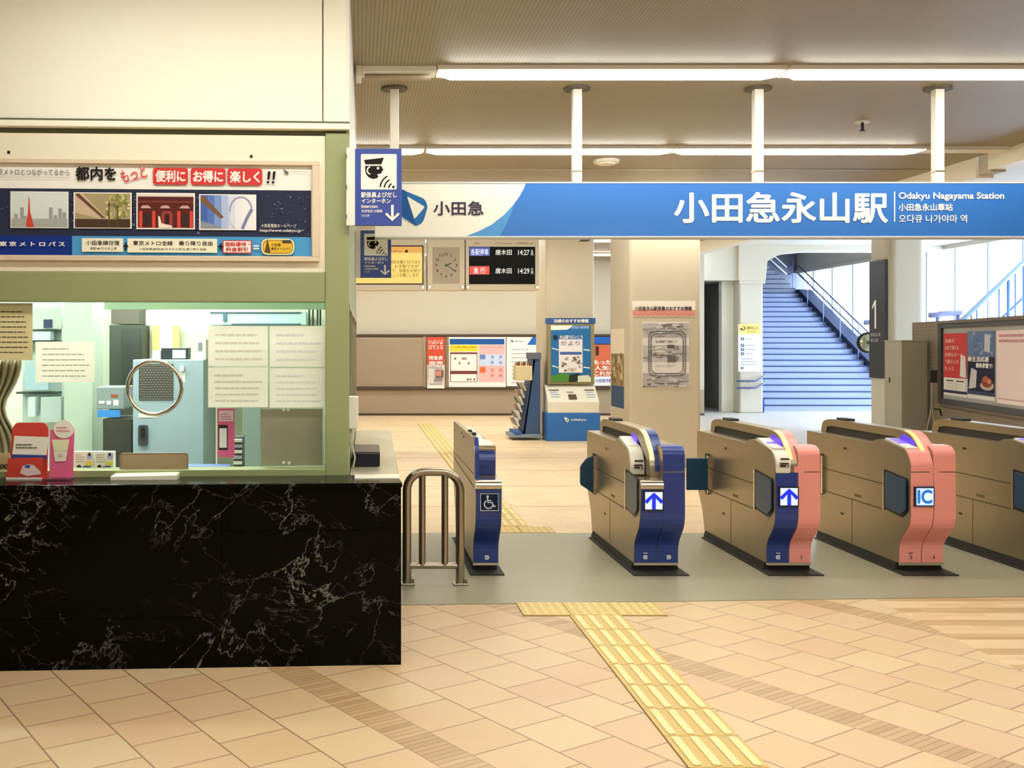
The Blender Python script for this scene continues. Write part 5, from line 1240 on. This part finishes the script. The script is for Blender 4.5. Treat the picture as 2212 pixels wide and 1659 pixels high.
# ------------------------------------------------------------------ right side: advertising case, cabinet, stand
class FaceZ(Face):
    def __call__(s, u, z, w=0.0):
        p = Face.__call__(s, u, 0, w); return (p[0], p[1], z)
FW = FaceZ(WA, WB)
t = thing('advertising_case', 'dark framed advertising case on the low brown wall at right', 'advertising case', FW(2150, .68, 0))
zt_, zb_ = 1.87, .69; UE = 2330
m = MB(); m.block(FW, 2036, zb_, UE, zt_, .0, .02, mat('case_backing', '#a8a59c', .6)); m.build('backing', t)
DF = mat('dark_case_frame', '#3a3638', .4)
MB().block(FW, 2036, zt_ - .045, UE, zt_ + .02, 0, .06, DF).block(FW, 2036, zb_ - .03, UE, zb_ + .05, 0, .06, DF).block(FW, 2034, zb_ - .03, 2041, zt_ + .02, 0, .06, DF).build('frame', t, .004)
MB().block(FW, 2036, zt_ + .02, UE, zt_ + .06, 0, .08, mat('case_top_brown', '#6d5a4a', .5)).block(FW, 2036, zb_ - .075, UE, zb_ - .03, 0, .05, MATS['case_top_brown']).build('outer_trim', t, .004)
t = sheet('poster', 'red poster with pale writing at the left of the advertising case', FW, 2043, .80, 2094, 1.74, ink('#e9e2d8'), .022)
m = MB(); w = .03; m.rect(FW, 2043, 1.07, 2094, 1.74, ink('#c9413c'), w)
for i, s_ in enumerate(('沿線の', 'お店で使える', 'お得なカード', 'で暮らしを', 'もっと')): m.text(FW, s_, 2046, 1.60 - .105 * i, 2046 + [20, 30, 38, 30, 20][i], 1.66 - .105 * i, ink('#e8b4a8'), .02, w + .003)
m.poly(FW, [(2079, 1.10), (2093, 1.08), (2091, 1.40), (2081, 1.42)], ink('#dcd4c8'), w + .004); m.rect(FW, 2046, .90, 2091, 1.05, ink('#ece4d8'), w + .003).rect(FW, 2049, 1.015, 2065, 1.035, ink('#4a4440'), w + .004).rect(FW, 2071, 1.015, 2088, 1.035, ink('#4a4440'), w + .004)
m.lines(FW, 2049, .91, 2089, 1.0, 3, ink('#b9aca0'), .3, w + .004, 8).rect(FW, 2043, .84, 2094, .88, ink('#2c2c4c'), w + .002); m.build('print', t)
t = sheet('poster', 'navy and blue poster with slanted white writing in the middle of the advertising case', FW, 2095, .80, 2154, 1.76, ink('#e4e0da'), .022)
m = MB(); m.rect(FW, 2095, .86, 2154, 1.76, ink('#22253c'), w).rect(FW, 2095, 1.40, 2154, 1.76, ink('#64789c'), w + .002)
rr = random.Random(8)
for i in range(26): u = 2096 + rr.random() * 50; v = 1.42 + rr.random() * .3; m.rect(FW, u, v, u + 5, v + .04, ink(rr.choice(['#7a8cae', '#566a90', '#8c9cba'])), w + .003)
m.poly(FW, [(2132, 1.48), (2144, 1.46), (2145, 1.70), (2133, 1.72)], ink('#c4c4c8'), w + .004).poly(FW, [(2098, .93), (2114, .96), (2116, 1.2), (2104, 1.24)], ink('#c9c4c0'), w + .004)
m.text(FW, '新生活応援', 2097, 1.33, 2142, 1.40, PWHITE, .03, w + .005, shear=8).text(FW, '最新家電で!', 2114, 1.245, 2150, 1.31, PWHITE, .03, w + .005, shear=8)
m.disc(FW, 2138, 1.0, 15, .065, ink('#c4b0a0'), w + .004).disc(FW, 2138, 1.05, 12, .075, ink('#8c4436'), w + .005).disc(FW, 2135, 1.09, 6, .045, ink('#b5604a'), w + .006).disc(FW, 2143, 1.06, 4, .035, ink('#c98468'), w + .006); m.rect(FW, 2095, .86, 2154, .91, ink('#3c4468'), w + .003); m.build('print', t)
t = sheet('poster', 'pale pink poster with faint red writing at the right end of the advertising case', FW, 2157, .78, 2250, 1.76, ink('#ecd6d0'), .022)
m = MB(); m.lines(FW, 2163, 1.58, 2245, 1.72, 2, ink('#c98d92'), .5, w, 3).rect(FW, 2160, .84, 2248, .855, ink('#cfa0a0'), w).rect(FW, 2160, .79, 2248, .83, ink('#f2e4de'), w)
m.build('print', t)
t = thing('metal_cabinet', 'tall grey beige metal cabinet in front of the rounded pillar', 'cabinet', (8.95, 16.66, 0))
CB = mat('grey_beige_metal', '#a59d88', .5)
MB().box(8.74, 9.16, 16.4, 16.93, .02, 1.62, CB).build('body', t, .008)
MB().box(8.735, 9.165, 16.39, 16.94, 1.62, 1.645, CB).build('top', t, .004); MB().box(8.76, 9.14, 16.42, 16.91, 0, .02, DARK).build('base', t); MB().box(8.732, 8.74, 16.75, 16.78, .95, 1.03, BLACK).build('handle', t)
t = thing('floor_stand', 'thin tripod stand with a black box head beside the grey beige cabinet', 'stand', (8.62, 15.4, 0))
x = PX(2013, 15.4); yb_ = 15.4
MB().box(x - .05, x + .06, yb_ - .05, yb_ + .05, PZ(826, yb_), PZ(799, yb_), BLACK).build('head', t, .01)
MB().cyl(x, yb_, .55, PZ(826, yb_), .016, STEEL, 8).build('pole', t)
for dx, dy in ((-.19, -.1), (.02, -.2), (.16, .12)): MB().tube([(x, yb_, .62), (x + dx, yb_ + dy, .0)], .012, STEEL, 8).build('leg', t)
MB().tube([(x + .02, yb_ - .03, .60), (x + .10, yb_ - .03, .60), (x + .13, yb_ - .03, .5)], .012, BLACK, 8).build('handle', t, smooth=True)
bpy.data.objects.remove(_to); bpy.data.curves.remove(_tc)
